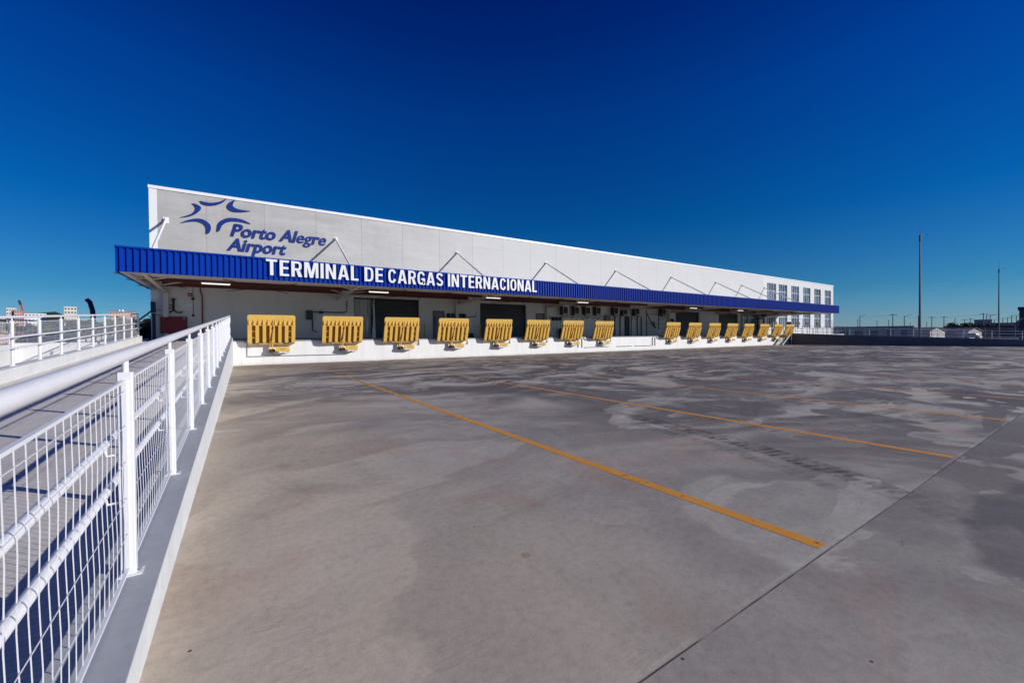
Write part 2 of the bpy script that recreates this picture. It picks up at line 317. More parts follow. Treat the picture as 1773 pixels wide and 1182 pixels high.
towerw = mat_conc('tower render', (.60, .57, .50), (.74, .70, .64), .1)
winm = paint('distant window', (.13, .14, .16), .3, .2)
green_pt = paint('green cladding', (.03, .22, .10), .6, .1)
lampm = NB('lit tube'); lampm.b.inputs['Emission Color'].default_value = (1, .93, .85, 1); lampm.b.inputs['Emission Strength'].default_value = 1.1; lampm = lampm.fin((.8, .8, .78), .5)

# ------------------------------------------------------------------ mesh helper
class MB:
    def __init__(s): s.v = []; s.f = []; s.sm = []
    def add(s, vs, fs, smooth=False):
        k = len(s.v); s.v += [tuple(v) for v in vs]; s.f += [tuple(i+k for i in f) for f in fs]; s.sm += [smooth]*len(fs); return s
    def box(s, a, b):
        x0, y0, z0 = (min(a[i], b[i]) for i in range(3)); x1, y1, z1 = (max(a[i], b[i]) for i in range(3))
        return s.add([(x0, y0, z0), (x1, y0, z0), (x1, y1, z0), (x0, y1, z0), (x0, y0, z1), (x1, y0, z1), (x1, y1, z1), (x0, y1, z1)],
                     [(0, 3, 2, 1), (4, 5, 6, 7), (0, 1, 5, 4), (1, 2, 6, 5), (2, 3, 7, 6), (3, 0, 4, 7)])
    def bbox(s, a, b, c=.01):        # box with small chamfers on the vertical edges and top/bottom rims
        x0, y0, z0 = (min(a[i], b[i]) for i in range(3)); x1, y1, z1 = (max(a[i], b[i]) for i in range(3)); vs = []
        for z, q in ((z0, c), (z0+c, 0), (z1-c, 0), (z1, c)):
            X0, Y0, X1, Y1 = x0+q, y0+q, x1-q, y1-q
            vs += [(X0+c, Y0, z), (X1-c, Y0, z), (X1, Y0+c, z), (X1, Y1-c, z), (X1-c, Y1, z), (X0+c, Y1, z), (X0, Y1-c, z), (X0, Y0+c, z)]
        fs = [tuple(range(7, -1, -1)), tuple(range(24, 32))]
        for r in range(3):
            for i in range(8): j = (i+1) % 8; fs.append((r*8+i, r*8+j, r*8+8+j, r*8+8+i))
        return s.add(vs, fs)
    def hexa(s, P): return s.add(P, [(0, 3, 2, 1), (4, 5, 6, 7), (0, 1, 5, 4), (1, 2, 6, 5), (2, 3, 7, 6), (3, 0, 4, 7)])
    def tube(s, pts, r, n=8, cap=True, r1=None):
        pts = [Vector(p) for p in pts]; N = len(pts); vs = []; fs = []
        pref = Vector((0, 0, 1))
        for i, p in enumerate(pts):
            d = (pts[min(i+1, N-1)]-pts[max(i-1, 0)]).normalized()
            ref = pref if abs(d.z) < .95 else Vector((1, 0, 0))
            a = d.cross(ref).normalized(); b = d.cross(a).normalized()
            rr = r if r1 is None else r+(r1-r)*i/(N-1)
            for k in range(n):
                t = 2*pi*(k+.5)/n; vs.append(p+a*cos(t)*rr+b*sin(t)*rr)
        for i in range(N-1):
            for k in range(n): j = (k+1) % n; fs.append((i*n+k, i*n+j, (i+1)*n+j, (i+1)*n+k))
        s.add(vs, fs, n > 4)
        if cap: s.add([vs[k] for k in range(n)], [tuple(range(n-1, -1, -1))]); s.add([vs[(N-1)*n+k] for k in range(n)], [tuple(range(n))])
        return s
    def bar(s, p, q, wx, wy):        # rectangular bar between two points
        p, q = Vector(p), Vector(q); d = (q-p).normalized(); ref = Vector((0, 0, 1)) if abs(d.z) < .9 else Vector((1, 0, 0))
        a = d.cross(ref).normalized()*wx/2; b = d.cross(a).normalized()*wy/2
        return s.hexa([p-a-b, p+a-b, p+a+b, p-a+b, q-a-b, q+a-b, q+a+b, q-a+b])
    def prism(s, poly, y0, y1):      # polygon in x,z extruded along y
        n = len(poly); vs = [(x, y0, z) for x, z in poly]+[(x, y1, z) for x, z in poly]
        fs = [tuple(range(n)), tuple(range(2*n-1, n-1, -1))]+[(i, i+n, (i+1) % n+n, (i+1) % n) for i in range(n)]
        return s.add(vs, fs)
    def build(s, name, mat, parent=None, loc=None):
        me = bpy.data.meshes.new(name); me.from_pydata(s.v, [], s.f); me.materials.append(mat)
        me.polygons.foreach_set('use_smooth', s.sm); me.update()
        import bmesh
        bm = bmesh.new(); bm.from_mesh(me); bmesh.ops.recalc_face_normals(bm, faces=bm.faces); bm.to_mesh(me); bm.free()
        o = bpy.data.objects.new(name, me); COL.objects.link(o)
        if loc is not None: o.location = loc
        if parent: o.parent = parent
        return o
def tag(o, label, cat, group=None):
    o['label'] = label; o['category'] = cat
    if group: o['group'] = group
    return o
def struct(o, kind='structure'): o['kind'] = kind; return o
def empty(name, loc=(0, 0, 0), label=None, cat=None, group=None):
    o = bpy.data.objects.new(name, None); COL.objects.link(o); o.location = loc; o.empty_display_size = .1
    if label: tag(o, label, cat, group)
    return o
def copy_tree(o, parent=None):
    c = o.copy(); COL.objects.link(c)
    if parent: c.parent = parent
    for ch in list(o.children): copy_tree(ch, c)
    return c
def base(o):                          # part built in world coordinates under a thing at loc
    return o
def part(mb, name, mat, thing):       # mesh given in world coordinates, thing is an empty with a location only
    q = thing; off = Vector((0, 0, 0))
    while q: off += q.location; q = q.parent
    mb.v = [tuple(Vector(v)-off) for v in mb.v]
    return mb.build(name, mat, thing)

D, F, W = 25.65, 22.97, 30.5
XE = 60.9                             # right-hand ramp wall
XB0, XB1, ZR = -4.22, 89.6, 10.06     # building
def zc(y): return .19+.0556*(y-2.8)   # top of the ramp parapets
def zf(y): return min(zc(y)-.28, 1.296)

# ------------------------------------------------------------------ setting
g = MB(); RR = 3500
N = 40
for i in range(N):
    t0, t1 = 2*pi*i/N, 2*pi*(i+1)/N
    g.add([(0, 0, -.9), (RR*cos(t0), RR*sin(t0), -.9), (RR*cos(t1), RR*sin(t1), -.9)], [(0, 1, 2)])
struct(g.build('ground', ground_m))
struct(MB().box((-.40, -22, -.85), (XE, D, 0)).build('yard_paving', court_m))
# road beyond the right-hand ramp
asph = mat_conc('asphalt', (.045, .045, .05), (.08, .08, .085), .5)
struct(MB().box((70, -60, -.85), (240, 62, -.78)).build('car_park_surface', asph))
# ramp floor
r = MB(); ys = [-14, D-.0, 27.75]
def slab(mb, x0, x1, y0, y1, f0, f1, z0=-1.1):
    mb.hexa([(x0, y0, z0), (x1, y0, z0), (x1, y1, z0), (x0, y1, z0), (x0, y0, f0), (x1, y0, f0), (x1, y1, f1), (x0, y1, f1)])
slab(r, -4.20, -.622, -14, 27.6, zc(-14)-.28, zc(27.6)-.28, -1.4)
struct(r.build('ramp', ramp_m))
# dock platform
dk = empty('loading_dock', (30, D, 0), 'long white painted loading dock wall and platform under the yellow levelers', 'loading dock')
b = MB(); b.box((-.40, D, -.8), (XE, W-.002, 1.29)); b.box((XE, D+.002, -.8), (70, W-.002, 1.285)); b.box((70.001, W-1.6, -.8), (XB1, W-.002, 1.285)); b.box((-8.49, 27.602, -.8), (-.402, W-.002, 1.288))
part(b, 'platform_body', dockm, dk)
part(MB().box((-.39, D+.03, 1.291), (XE-.01, W-.003, 1.300)).box((-8.45, 27.65, 1.289), (-.395, W-.003, 1.298)).box((XE+.01, D+.01, 1.286), (69.99, W-.003, 1.296)), 'apron_floor', apron_m, dk)
part(MB().box((-.40, D-.012, 1.235), (XE, D+.028, 1.306)), 'edge_angle', midgrey, dk)

# ramp parapets
def parapet(name, x0, x1, y0, y1, zfun, mat, label, low=-1.2):
    o = empty(name, ((x0+x1)/2, y0, 0), label, 'wall')
    b = MB(); slab(b, x0, x1, y0, y1, zfun(y0), zfun(y1), low); part(b, 'parapet_body', mat, o); return o
def single(mb, name, mat, label, cat, group=None): return tag(mb.build(name, mat), label, cat, group)
b = MB(); slab(b, -.62, -.362, -14, D-.004, zc(-14), zc(D), -1.2)
pp0 = empty('ramp_parapet', (-.5, 2, 0), 'low white parapet rising beside the yard under the near mesh fence', 'wall')
part(b, 'parapet_body', curb_m, pp0)
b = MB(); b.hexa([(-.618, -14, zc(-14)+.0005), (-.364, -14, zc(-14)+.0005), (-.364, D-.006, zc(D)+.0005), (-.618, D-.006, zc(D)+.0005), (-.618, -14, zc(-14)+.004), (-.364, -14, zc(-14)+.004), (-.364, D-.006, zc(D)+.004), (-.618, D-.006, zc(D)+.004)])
part(b, 'top_shade_skin', mat_conc('parapet top shade', (.37, .385, .41), (.43, .445, .47), 1.2), pp0)  # greyer skin: the weak grazing sunlight on the top is put into its colour
b = MB(); slab(b, -4.46, -4.20, -2, 27.75, zc(-2), zc(27.75), -1.2)
single(b, 'ramp_parapet', curb_m, 'low white parapet on the far side of the access ramp', 'wall')
b = MB(); slab(b, -8.75, -8.5, 4, 60, 1.0, 1.52, -1.2)
single(b, 'retaining_wall', curb_m, 'white retaining wall beyond the left fence streaked with rail shadows', 'wall')
struct(MB().box((-8.5, 2, -1.1), (-4.46, 60, -.35)).build('side_path', apron_m))
def zr_(y): return 1.42+.0405*(y-25.4)
b = MB(); slab(b, XE, XE+.3, -18, D, zr_(-18), zr_(D), -1)
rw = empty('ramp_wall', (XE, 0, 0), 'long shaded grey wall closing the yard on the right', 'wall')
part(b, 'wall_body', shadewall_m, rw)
b = MB(); slab(b, XE-.02, XE+.32, -18, D-.003, zr_(-18)+.05, zr_(D)+.05, 0); b.v = [(x, y, z if z > .01 else zr_(y)+.002) for x, y, z in b.v]
part(b, 'coping', greyconc, rw)
b = MB(); slab(b, XE+.3, XE+6.5, -18, D+.001, zr_(-18)-.25, zr_(D)-.13, -1)
struct(b.build('side_ramp', apron_m))

# yellow bay lines
def flat(x0, y0, x1, y1, wd, z):
    d = Vector((x1-x0, y1-y0)).normalized(); nx, ny = -d.y*wd/2, d.x*wd/2
    return [(x0+nx, y0+ny, z), (x0-nx, y0-ny, z), (x1-nx, y1-ny, z), (x1+nx, y1+ny, z)]
for i in range(17):
    x = 3.12+3.408*i
    struct(MB().add(flat(x, 1.12, x, 19.5, .115, .0015), [(0, 1, 2, 3)]).build('bay_line', line_m))

# ------------------------------------------------------------------ terminal building
tb = empty('cargo_terminal', (40, W, 0), 'long white cargo terminal with sloping perspective facade and grey shutters under a blue canopy', 'building')
holes = [(6.68, 11.49, 1.30, 4.26), (16.83, 21.59, 1.30, 4.22), (43.43, 48.31, 1.30, 4.22), (52.66, 57.43, 1.30, 4.24), (58.94, 63.34, 1.30, 4.25),
         (12.59, 13.57, 1.30, 3.47), (22.65, 23.65, 1.30, 3.5), (34.52, 35.3, 1.3, 3.45)]
wins = [(65.5, 68.3), (69.1, 71.9), (73.25, 76.0), (77.5, 80.2), (81.7, 84.3), (85.95, 88.6)]
ZS = 4.62                              # line between lower paint and upper cladding
def wall_grid(mb, x0, x1, z0, z1, rects):
    xs = sorted({x0, x1, *[a for r_ in rects for a in r_[:2] if x0 < a < x1]}); zs = sorted({z0, z1, *[a for r_ in rects for a in r_[2:] if z0 < a < z1]})
    for a, b_ in zip(xs, xs[1:]):
        for c, d in zip(zs, zs[1:]):
            mx, mz = (a+b_)/2, (c+d)/2
            if any(r_[0] < mx < r_[1] and r_[2] < mz < r_[3] for r_ in rects): continue
            mb.add([(a, W, c), (b_, W, c), (b_, W, d), (a, W, d)], [(0, 1, 2, 3)])
def reveal(mb, r_, dep):
    a, b_, c, d = r_
    mb.add([(a, W, c), (a, W+dep, c), (a, W+dep, d), (a, W, d)], [(0, 1, 2, 3)]); mb.add([(b_, W, c), (b_, W+dep, c), (b_, W+dep, d), (b_, W, d)], [(3, 2, 1, 0)])
    mb.add([(a, W, d), (a, W+dep, d), (b_, W+dep, d), (b_, W, d)], [(0, 1, 2, 3)]); mb.add([(a, W, c), (a, W+dep, c), (b_, W+dep, c), (b_, W, c)], [(3, 2, 1, 0)])
wr = [(a, b_, 2.36, 9.05) for a, b_ in wins]
lo = MB(); wall_grid(lo, XB0+.34, 64.4, -.8, ZS, holes)
for h in holes: reveal(lo, h, .32)
part(lo, 'lower_wall', wallpaint, tb)
hi = MB(); wall_grid(hi, XB0+.34, 64.4, ZS, ZR-.17, [])
part(hi, 'upper_wall', panel, tb)
ww = MB(); wall_grid(ww, 64.4, XB1, -.8, ZR-.17, wr)
for h in wr: reveal(ww, h, .18)
part(ww, 'office_wall', paint('office wall paint', (.66, .66, .66), .6, .06, .08), tb)
bd = MB()
X0, X1, Y1_ = XB0, XB1, 95
bd.add([(X0, W, -.8), (X0, Y1_, -.8), (X0, Y1_, ZR-.17), (X0, W, ZR-.17)], [(0, 1, 2, 3)])
bd.add([(X1, W, -.8), (X1, Y1_, -.8), (X1, Y1_, ZR-.17), (X1, W, ZR-.17)], [(3, 2, 1, 0)])
bd.add([(X0, Y1_, -.8), (X1, Y1_, -.8), (X1, Y1_, ZR-.17), (X0, Y1_, ZR-.17)], [(3, 2, 1, 0)])
bd.add([(X0, W+.5, ZR-.4), (X1, W+.5, ZR-.4), (X1, Y1_, ZR-.4), (X0, Y1_, ZR-.4)], [(0, 1, 2, 3)])
bd.add([(X0, W+.5, -.8), (X1, W+.5, -.8), (X1, W+.5, ZR-.4), (X0, W+.5, ZR-.4)], [(0, 1, 2, 3)])
part(bd, 'shell', white, tb)
part(MB().box((XB0-.03, W-.05, ZR-.172), (XB1+.03, W+.35, ZR)), 'roof_cap', lettwhite, tb)
part(MB().box((XB0-.004, W-.012, -.8), (XB0+.342, W+.2, ZR-.174)), 'corner_strip', lettwhite, tb)
# roller doors
for i, h in enumerate(holes[:5]):
    a, b_, c, d = h; q = MB(); slat = .19; z = c
    if i < 4:
        x0 = a+(1.25 if i == 0 else .06)
        vs = []; fs = []; k = 0
        while z < d:
            z2 = min(z+slat, d)
            for zz, yy in ((z, W+.30), (z+slat*.18, W+.25), (z+slat*.82, W+.262)):
                if zz <= d: vs += [(x0, yy, zz), (b_-.06, yy, zz)]
            z = z2
        vs += [(x0, W+.30, d), (b_-.06, W+.30, d)]
        for j in range(len(vs)//2-1): fs.append((2*j, 2*j+1, 2*j+3, 2*j+2))
        q.add(vs, fs)
        dd = part(q, 'roller_door', roller_m, tb)
        part(MB().box((a, W+.20, c), (a+.07, W+.318, d)).box((b_-.07, W+.20, c), (b_, W+.318, d)).box((a+.07, W+.20, d-.10), (b_-.07, W+.318, d)), 'door_guide', blackm, tb)
        part(MB().box((x0, W+.225, c), (b_-.08, W+.249, c+.07)), 'bottom_bar', midgrey, dd)
    else:
        part(MB().box((a, W+.29, c), (b_, W+.31, d)), 'glazed_door', glass_m, tb)
        part(MB().box((a, W+.2, c), (a+.08, W+.285, d)).box((b_-.08, W+.2, c), (b_, W+.285, d)).box((a+.08, W+.2, d-.1), (b_-.08, W+.285, d)), 'door_frame', blackm, tb)
        part(MB().box((60.6, W+.18, c), (60.66, W+.284, d-.1)), 'mullion', white, tb)
for h in holes[5:]:
    a, b_, c, d = h; col_ = doorgrey if h[0] < 30 else navy
    fr = MB().box((a, W-.02, c), (a+.05, W+.1, d)).box((b_-.05, W-.02, c), (b_, W+.1, d)).box((a+.05, W-.02, d-.05), (b_-.05, W+.1, d))
    part(fr, 'door_frame', dkgrey, tb)
    dr = part(MB().bbox((a+.055, W+.03, c+.01), (b_-.055, W+.08, d-.055), .006), 'door', col_, tb)
    part(MB().box((a+.17, W+.0, c+1.0), (a+.23, W+.028, c+1.75)), 'view_slot', blackm, dr)
    part(MB().tube([(b_-.14, W+.03, c+1.0), (b_-.14, W-.03, c+1.0), (b_-.26, W-.03, c+1.0)], .012), 'handle', midgrey, dr)
# tall office windows
for a, b_ in wins:
    fr = MB(); z0, z1 = 2.36, 9.05
    fr.box((a, W+.10, z0), (a+.06, W+.16, z1)).box((b_-.06, W+.10, z0), (b_, W+.16, z1))
    for zt in (z0, 3.98, 5.9, 7.88, z1-.06): fr.box((a+.06, W+.10, zt), (b_-.06, W+.16, zt+.07))
    for k in (1, 2, 3): xx = a+(b_-a)*k/4; fr.box((xx-.025, W+.105, z0+.07), (xx+.025, W+.155, z1-.06))
    f_ = part(fr, 'window', lettwhite, tb)
    part(MB().box((a, W+.165, z0), (b_, W+.178, z1)), 'pane', glass_m, f_)
# people-high white base line beneath the left wall cabinet
part(MB().box((XB0+.35, W-.03, 1.30), (6.6, W-.004, 1.42)), 'base_kerb', greyconc, tb)
# downspouts / columns
for x in (-3.55, 14.6, 23.9, 41.9, 58.35):
    part(MB().bbox((x-.13, W-.26, 1.302), (x+.13, W-.004, 4.25), .02), 'column', steel_white, tb)

# ------------------------------------------------------------------ canopy
cn = empty('canopy', (32, F, 4.2), 'long dock canopy with blue corrugated fascia hung on white tubes from the facade', 'canopy')
CX0, CX1, Z0, Z1 = -4.25, 69.3, 4.195, 5.244
def corrugate(x0, x1, per=.22):
    pts = []; x = x0
    while x < x1-1e-6:
        for dx, dy in ((0, 0), (.11, 0), (.13, -.065), (.20, -.065)): pts.append((min(x+dx, x1), dy))
        x += per
    pts.append((x1, 0)); return pts
pts = corrugate(CX0, CX1); vs = []; fs = []
for i, (x, dy) in enumerate(pts): vs += [(x, F+dy, Z0), (x, F+dy, Z1-.06)]
for i in range(len(pts)-1): fs.append((2*i, 2*i+2, 2*i+3, 2*i+1))
fas = part(MB().add(vs, fs), 'fascia', blue_m, cn)
part(MB().box((CX0-.02, F-.09, Z1-.07), (CX1+.02, F+.04, Z1)), 'fascia_cap', blue_m, cn)
for xx, nm in ((CX0, -1), (CX1, 1)):
    vs = []; fs = []; y = F; k = 0; pp = []
    while y < W-.3:
        for dy, dx in ((0, 0), (.17, 0), (.20, .045), (.27, .045)): pp.append((min(y+dy, W-.02), dx*nm))
        y += .30
    for i, (y, dx) in enumerate(pp): vs += [(xx+dx, y, Z0), (xx+dx, y, Z1)]
    for i in range(len(pp)-1): fs.append((2*i, 2*i+2, 2*i+3, 2*i+1))
    part(MB().add(vs, fs), 'end_fascia', blue_m, cn)
    part(MB().box((xx-.08*nm, F+.05, Z0-.01), (xx-.30*nm, W-.02, Z0+.22)), 'end_beam', steel_white, cn)
# roof deck (ribbed sheet) and soffit
part(MB().hexa([(CX0+.05, F+.06, Z0+.36), (CX1-.05, F+.06, Z0+.36), (CX1-.05, W-.01, Z0+.36), (CX0+.05, W-.01, Z0+.36),
                (CX0+.05, F+.06, Z0+.40), (CX1-.05, F+.06, Z0+.40), (CX1-.05, W-.01, Z0+.40), (CX0+.05, W-.01, Z0+.40)]), 'roof_sheet', steel_white, cn)
part(MB().box((CX0+.3, F+.06, Z0-.02), (CX1-.3, F+.34, Z0+.03)).box((CX0+.3, F+.06, Z0+.03), (CX1-.3, F+.10, Z0+.3)), 'front_beam', steel_white, cn)
part(MB().box((CX0+.3, F+.342, Z0+.10), (CX1-.3, F+2.3, Z0+.13)), 'soffit_strip', steel_white, cn)
for y in (F+3.4, F+5.6):
    part(MB().box((CX0+.31, y, Z0+.06), (CX1-.31, y+.10, Z0+.10)).box((CX0+.31, y+.04, Z0+.10), (CX1-.31, y+.06, Z0+.26)).box((CX0+.31, y, Z0+.26), (CX1-.31, y+.10, Z0+.29)), 'purlin', red_oxide, cn)
apex = [-3.5, 5.53, 14.74, 23.87, 33.2, 42.6, 51.9, 58.35, 64.62]
for x in apex:
    part(MB().tube([(x, W-.06, 8.18), (x, 24.6, 4.92)], .062, 10), 'hanger_tube', white, cn)
    part(MB().box((x-.14, W-.03, 8.0), (x+.14, W-.002, 8.36)).box((x-.02, W-.17, 8.08), (x+.02, W-.031, 8.28)), 'wall_plate', white, cn)
    # tapered transverse beam
    h0, h1 = .10, .42
    bm_ = MB()
    bm_.hexa([(x-.012, F+.36, Z0+.05), (x+.012, F+.36, Z0+.05), (x+.012, W-.02, Z0-.18), (x-.012, W-.02, Z0-.18),
              (x-.012, F+.36, Z0+.34), (x+.012, F+.36, Z0+.34), (x+.012, W-.02, Z0+.34), (x-.012, W-.02, Z0+.34)])
    bm_.hexa([(x-.09, F+.36, Z0+.03), (x+.09, F+.36, Z0+.03), (x+.09, W-.02, Z0-.20), (x-.09, W-.02, Z0-.20),
              (x-.09, F+.36, Z0+.05), (x+.09, F+.36, Z0+.05), (x+.09, W-.02, Z0-.18), (x-.09, W-.02, Z0-.18)])
    part(bm_, 'cross_beam', steel_white, cn)
    for sgn in (-1, 1):
        for (ya, yb) in ((F+1.1, F+2.3), (F+3.4, F+4.6), (W-1.6, W-.7)):
            part(MB().bar((x+sgn*.05, yb, Z0-.02), (x+sgn*1.05, ya+.2, Z0+.09), .05, .05), 'brace', steel_white, cn)
for xa in (9.8, 19.2, 28.4, 37.9, 47.2, 55.2, 61.4, .9):
    part(MB().bar((xa-1.6, F+1.4, Z0+.08), (xa+1.6, W-.5, Z0+.08), .03, .03).bar((xa+1.6, F+1.4, Z0+.045), (xa-1.6, W-.5, Z0+.045), .03, .03), 'wind_brace', red_oxide, cn)

def lamp(x, y=24.95):
    o = empty('strip_light', (x, y, 4.1))
    part(MB().box((x-.60, y-.05, 4.115), (x+.60, y+.05, 4.16)), 'housing', steel_white, o)
    part(MB().tube([(x-.57, y, 4.088), (x+.57, y, 4.088)], .027, 8), 'tube', lampm, o)
    part(MB().tube([(x-.4, y, 4.16), (x-.4, y, 4.30)], .008, 5).tube([(x+.4, y, 4.16), (x+.4, y, 4.30)], .008, 5), 'hanger_rod', dkgrey, o)
    return o
for x, lb in ((-1.0, 'lit strip light under the canopy, nearest the ramp fence'), (6.9, 'lit strip light under the canopy above the first open shutter'),
              (14.85, 'lit strip light under the canopy before the second shutter'), (23.35, 'small lit strip light under the canopy left of the air conditioners'),
              (38.5, 'small strip light under the canopy past the wall pipes'), (47.5, 'tiny strip light under the far half of the canopy')):
    tag(lamp(x), lb, 'light', 'strip lights under the canopy')

# ------------------------------------------------------------------ lettering
def text_mesh(body, size, width=None, shear=0, offset=0, ext=.05, sx=1):
    cu = bpy.data.curves.new('t', 'FONT'); cu.body = body; cu.size = size; cu.shear = shear; cu.offset = offset; cu.extrude = ext; cu.resolution_u = 4
    o = bpy.data.objects.new('t', cu); COL.objects.link(o); bpy.context.view_layer.update()
    me = bpy.data.meshes.new_from_object(o.evaluated_get(bpy.context.evaluated_depsgraph_get()))
    vs = [v.co.copy() for v in me.vertices]; fs = [tuple(p.vertices) for p in me.polygons]
    bpy.data.objects.remove(o); bpy.data.curves.remove(cu); bpy.data.meshes.remove(me)
    return vs, fs
def sign_text(body, x0, x1, zb, cap, y, mat, name, parent, shear=0, offset=0, ext=.05, capref='H'):
    vr, _ = text_mesh(capref, 1, ext=0, offset=0); ch = max(v.y for v in vr)
    vs, fs = text_mesh(body, 1, shear=shear, offset=offset, ext=1)
    a, b_ = min(v.x for v in vs), max(v.x for v in vs); sc = cap/ch; k = (x1-x0)/(b_-a)
    return part(MB().add([(x0+(v.x-a)*k, y+ext*(-v.z), zb+v.y*sc) for v in vs], fs), name, mat, parent)
sg = empty('fascia_lettering', (9.1, F-.1, 4.4), 'white raised capitals reading TERMINAL DE CARGAS INTERNACIONAL on the blue fascia', 'sign')
words = [('TERMINAL', 1.03, 5.26), ('DE', 5.57, 6.56), ('CARGAS', 6.84, 10.12), ('INTERNACIONAL', 10.43, 17.08)]
WY = F-.12
ST = .165
def stroke(mb, pts, wd, y0, y1, closed=False):
    P_ = [Vector((p[0], 0, p[1])) for p in pts]; n_ = len(P_); L_ = []; R_ = []
    for i in range(n_):
        a = P_[i-1] if (i > 0 or closed) else P_[i]; b = P_[(i+1) % n_] if (i < n_-1 or closed) else P_[i]
        d1 = (P_[i]-a); d2 = (b-P_[i]); d1 = d1.normalized() if d1.length > 1e-9 else d2.normalized(); d2 = d2.normalized() if d2.length > 1e-9 else d1
        t = (d1+d2).normalized(); nn = Vector((-t.z, 0, t.x)); k_ = wd/2/max(.35, nn.dot(Vector((-d1.z, 0, d1.x))))
        L_.append(P_[i]+nn*k_); R_.append(P_[i]-nn*k_)
    vs = []
    for l, r__ in zip(L_, R_): vs += [(l.x, y0, l.z), (r__.x, y0, r__.z), (r__.x, y1, r__.z), (l.x, y1, l.z)]
    fs = []
    for i in range(n_ if closed else n_-1):
        a, b = i*4, ((i+1) % n_)*4
        for j in range(4): fs.append((a+j, a+(j+1) % 4, b+(j+1) % 4, b+j))
    if not closed: fs += [(0, 1, 2, 3), (n_*4-1, n_*4-2, n_*4-3, n_*4-4)]
    mb.add(vs, fs)
def sell(cx_, cz_, rx, rz, t0, t1, n_=18, e=2.7):
    out = []
    for i in range(n_+1):
        t = R(t0+(t1-t0)*i/n_); c_, s_ = cos(t), sin(t)
        out.append((cx_+rx*abs(c_)**(2/e)*(1 if c_ >= 0 else -1), cz_+rz*abs(s_)**(2/e)*(1 if s_ >= 0 else -1)))
    return out
def glyph(ch):
    s_ = ST; h = s_/2; G = []; w_ = .52      # list of ('s', pts, closed) strokes or ('p', poly)
    def rect(x0, z0, x1, z1): G.append(('p', [(x0, z0), (x1, z0), (x1, z1), (x0, z1)]))
    if ch == 'I': w_ = s_; rect(0, 0, s_, 1)
    elif ch == 'T': w_ = .54; rect(0, 1-.14, w_, 1); rect(w_/2-h, 0, w_/2+h, .86)
    elif ch == 'L': w_ = .44; rect(0, 0, s_, 1); rect(s_, 0, w_, .135)
    elif ch == 'E': w_ = .46; rect(0, 0, s_, 1); rect(s_, 0, w_, .135); rect(s_, .865, w_, 1); rect(s_, .44, w_-.03, .58)
    elif ch == 'N': w_ = .56; G.append(('p', [(0, 0), (s_-.01, 0), (s_-.01, .66), (w_-s_-.01, 0), (w_, 0), (w_, 1), (w_-s_+.01, 1), (w_-s_+.01, .36), (s_+.01, 1), (0, 1)]))
    elif ch == 'M': w_ = .74; G.append(('p', [(0, 0), (s_-.02, 0), (s_-.02, .70), (w_/2-.08, 0), (w_/2+.08, 0), (w_-s_+.02, .70), (w_-s_+.02, 0), (w_, 0), (w_, 1), (w_-.24, 1), (w_/2, .36), (.24, 1), (0, 1)]))
    elif ch == 'A':
        w_ = .62; G.append(('p', [(0, 0), (s_, 0), (w_/2, .80), (w_-s_, 0), (w_, 0), (w_/2+.11, 1), (w_/2-.11, 1)]))
        ix = lambda z: s_+(w_/2-s_)*z/.8+.001
        G.append(('p', [(ix(.20), .20), (w_-ix(.20), .20), (w_-ix(.34), .34), (ix(.34), .34)]))
    elif ch == 'D': w_ = .54; rect(0, 0, s_, 1); G.append(('s', [(s_, 1-.075)]+sell(w_-h-.18, .5, .18, .425, 88, -88, 16, 2.6)+[(s_, .075)], False, .135))
    elif ch == 'R':
        w_ = .54; rect(0, 0, s_, 1); G.append(('s', [(s_, .925)]+sell(w_-h-.15, .7, .15, .225, 88, -88, 12, 2.4)+[(s_, .475)], False, .135))
        G.append(('p', [(.25, .398), (w_-.195, 0), (w_+.01, 0), (.43, .398)]))
    elif ch == 'O': w_ = .56; G.append(('s', sell(w_/2, .5, w_/2-h, .5-.075, 0, 345, 23), True, .145))
    elif ch == 'C': w_ = .54; G.append(('s', sell(w_/2, .5, w_/2-h, .5-.075, 22, 338, 24), False, .145))
    elif ch == 'G': w_ = .56; G.append(('s', sell(w_/2, .5, w_/2-h, .5-.075, 24, 335, 24), False, .145)); rect(w_-s_+.0, .0, w_, .28); rect(w_*.52, .36, w_, .50); rect(w_-s_, .285, w_, .358)
    elif ch == 'S':
        w_ = .53; top = sell(w_/2, .715, w_/2-h, .21, 15, 200, 12, 2.3); bot = sell(w_/2, .285, w_/2-h, .21, 20, -165, 12, 2.3)
        G.append(('s', top+[(w_/2-.06, .555), (w_/2+.06, .445)]+bot, False, .145))
    return G, w_
def word(body, x0, x1, zb, cap, y, dep):
    gl = [glyph(c_) for c_ in body]; gap = .115; tot = sum(w_ for _, w_ in gl)+gap*(len(gl)-1); k = (x1-x0)/tot; x = x0
    for G, w_ in gl:
        mb = MB()
        for g_ in G:
            if g_[0] == 'p': mb.prism([(x+a*k, zb+b*cap) for a, b in g_[1]], y, y+dep)
            else:
                tmp = MB(); stroke(tmp, g_[1], g_[3]/cap if 0 else g_[3], y, y+dep, g_[2]); mb.add([(x+a*k, b, zb+c_*cap) for a, b, c_ in tmp.v], tmp.f)
        part(mb, 'letter', lettwhite, sg); x += (w_+gap)*k
for t, a, b_ in words: word(t, a, b_, 4.42, .76, F-.13, .05)
lg = empty('airport_sign', (0, W-.1, 7), 'blue star emblem with slanted lettering Porto Alegre Airport high on the facade', 'sign')
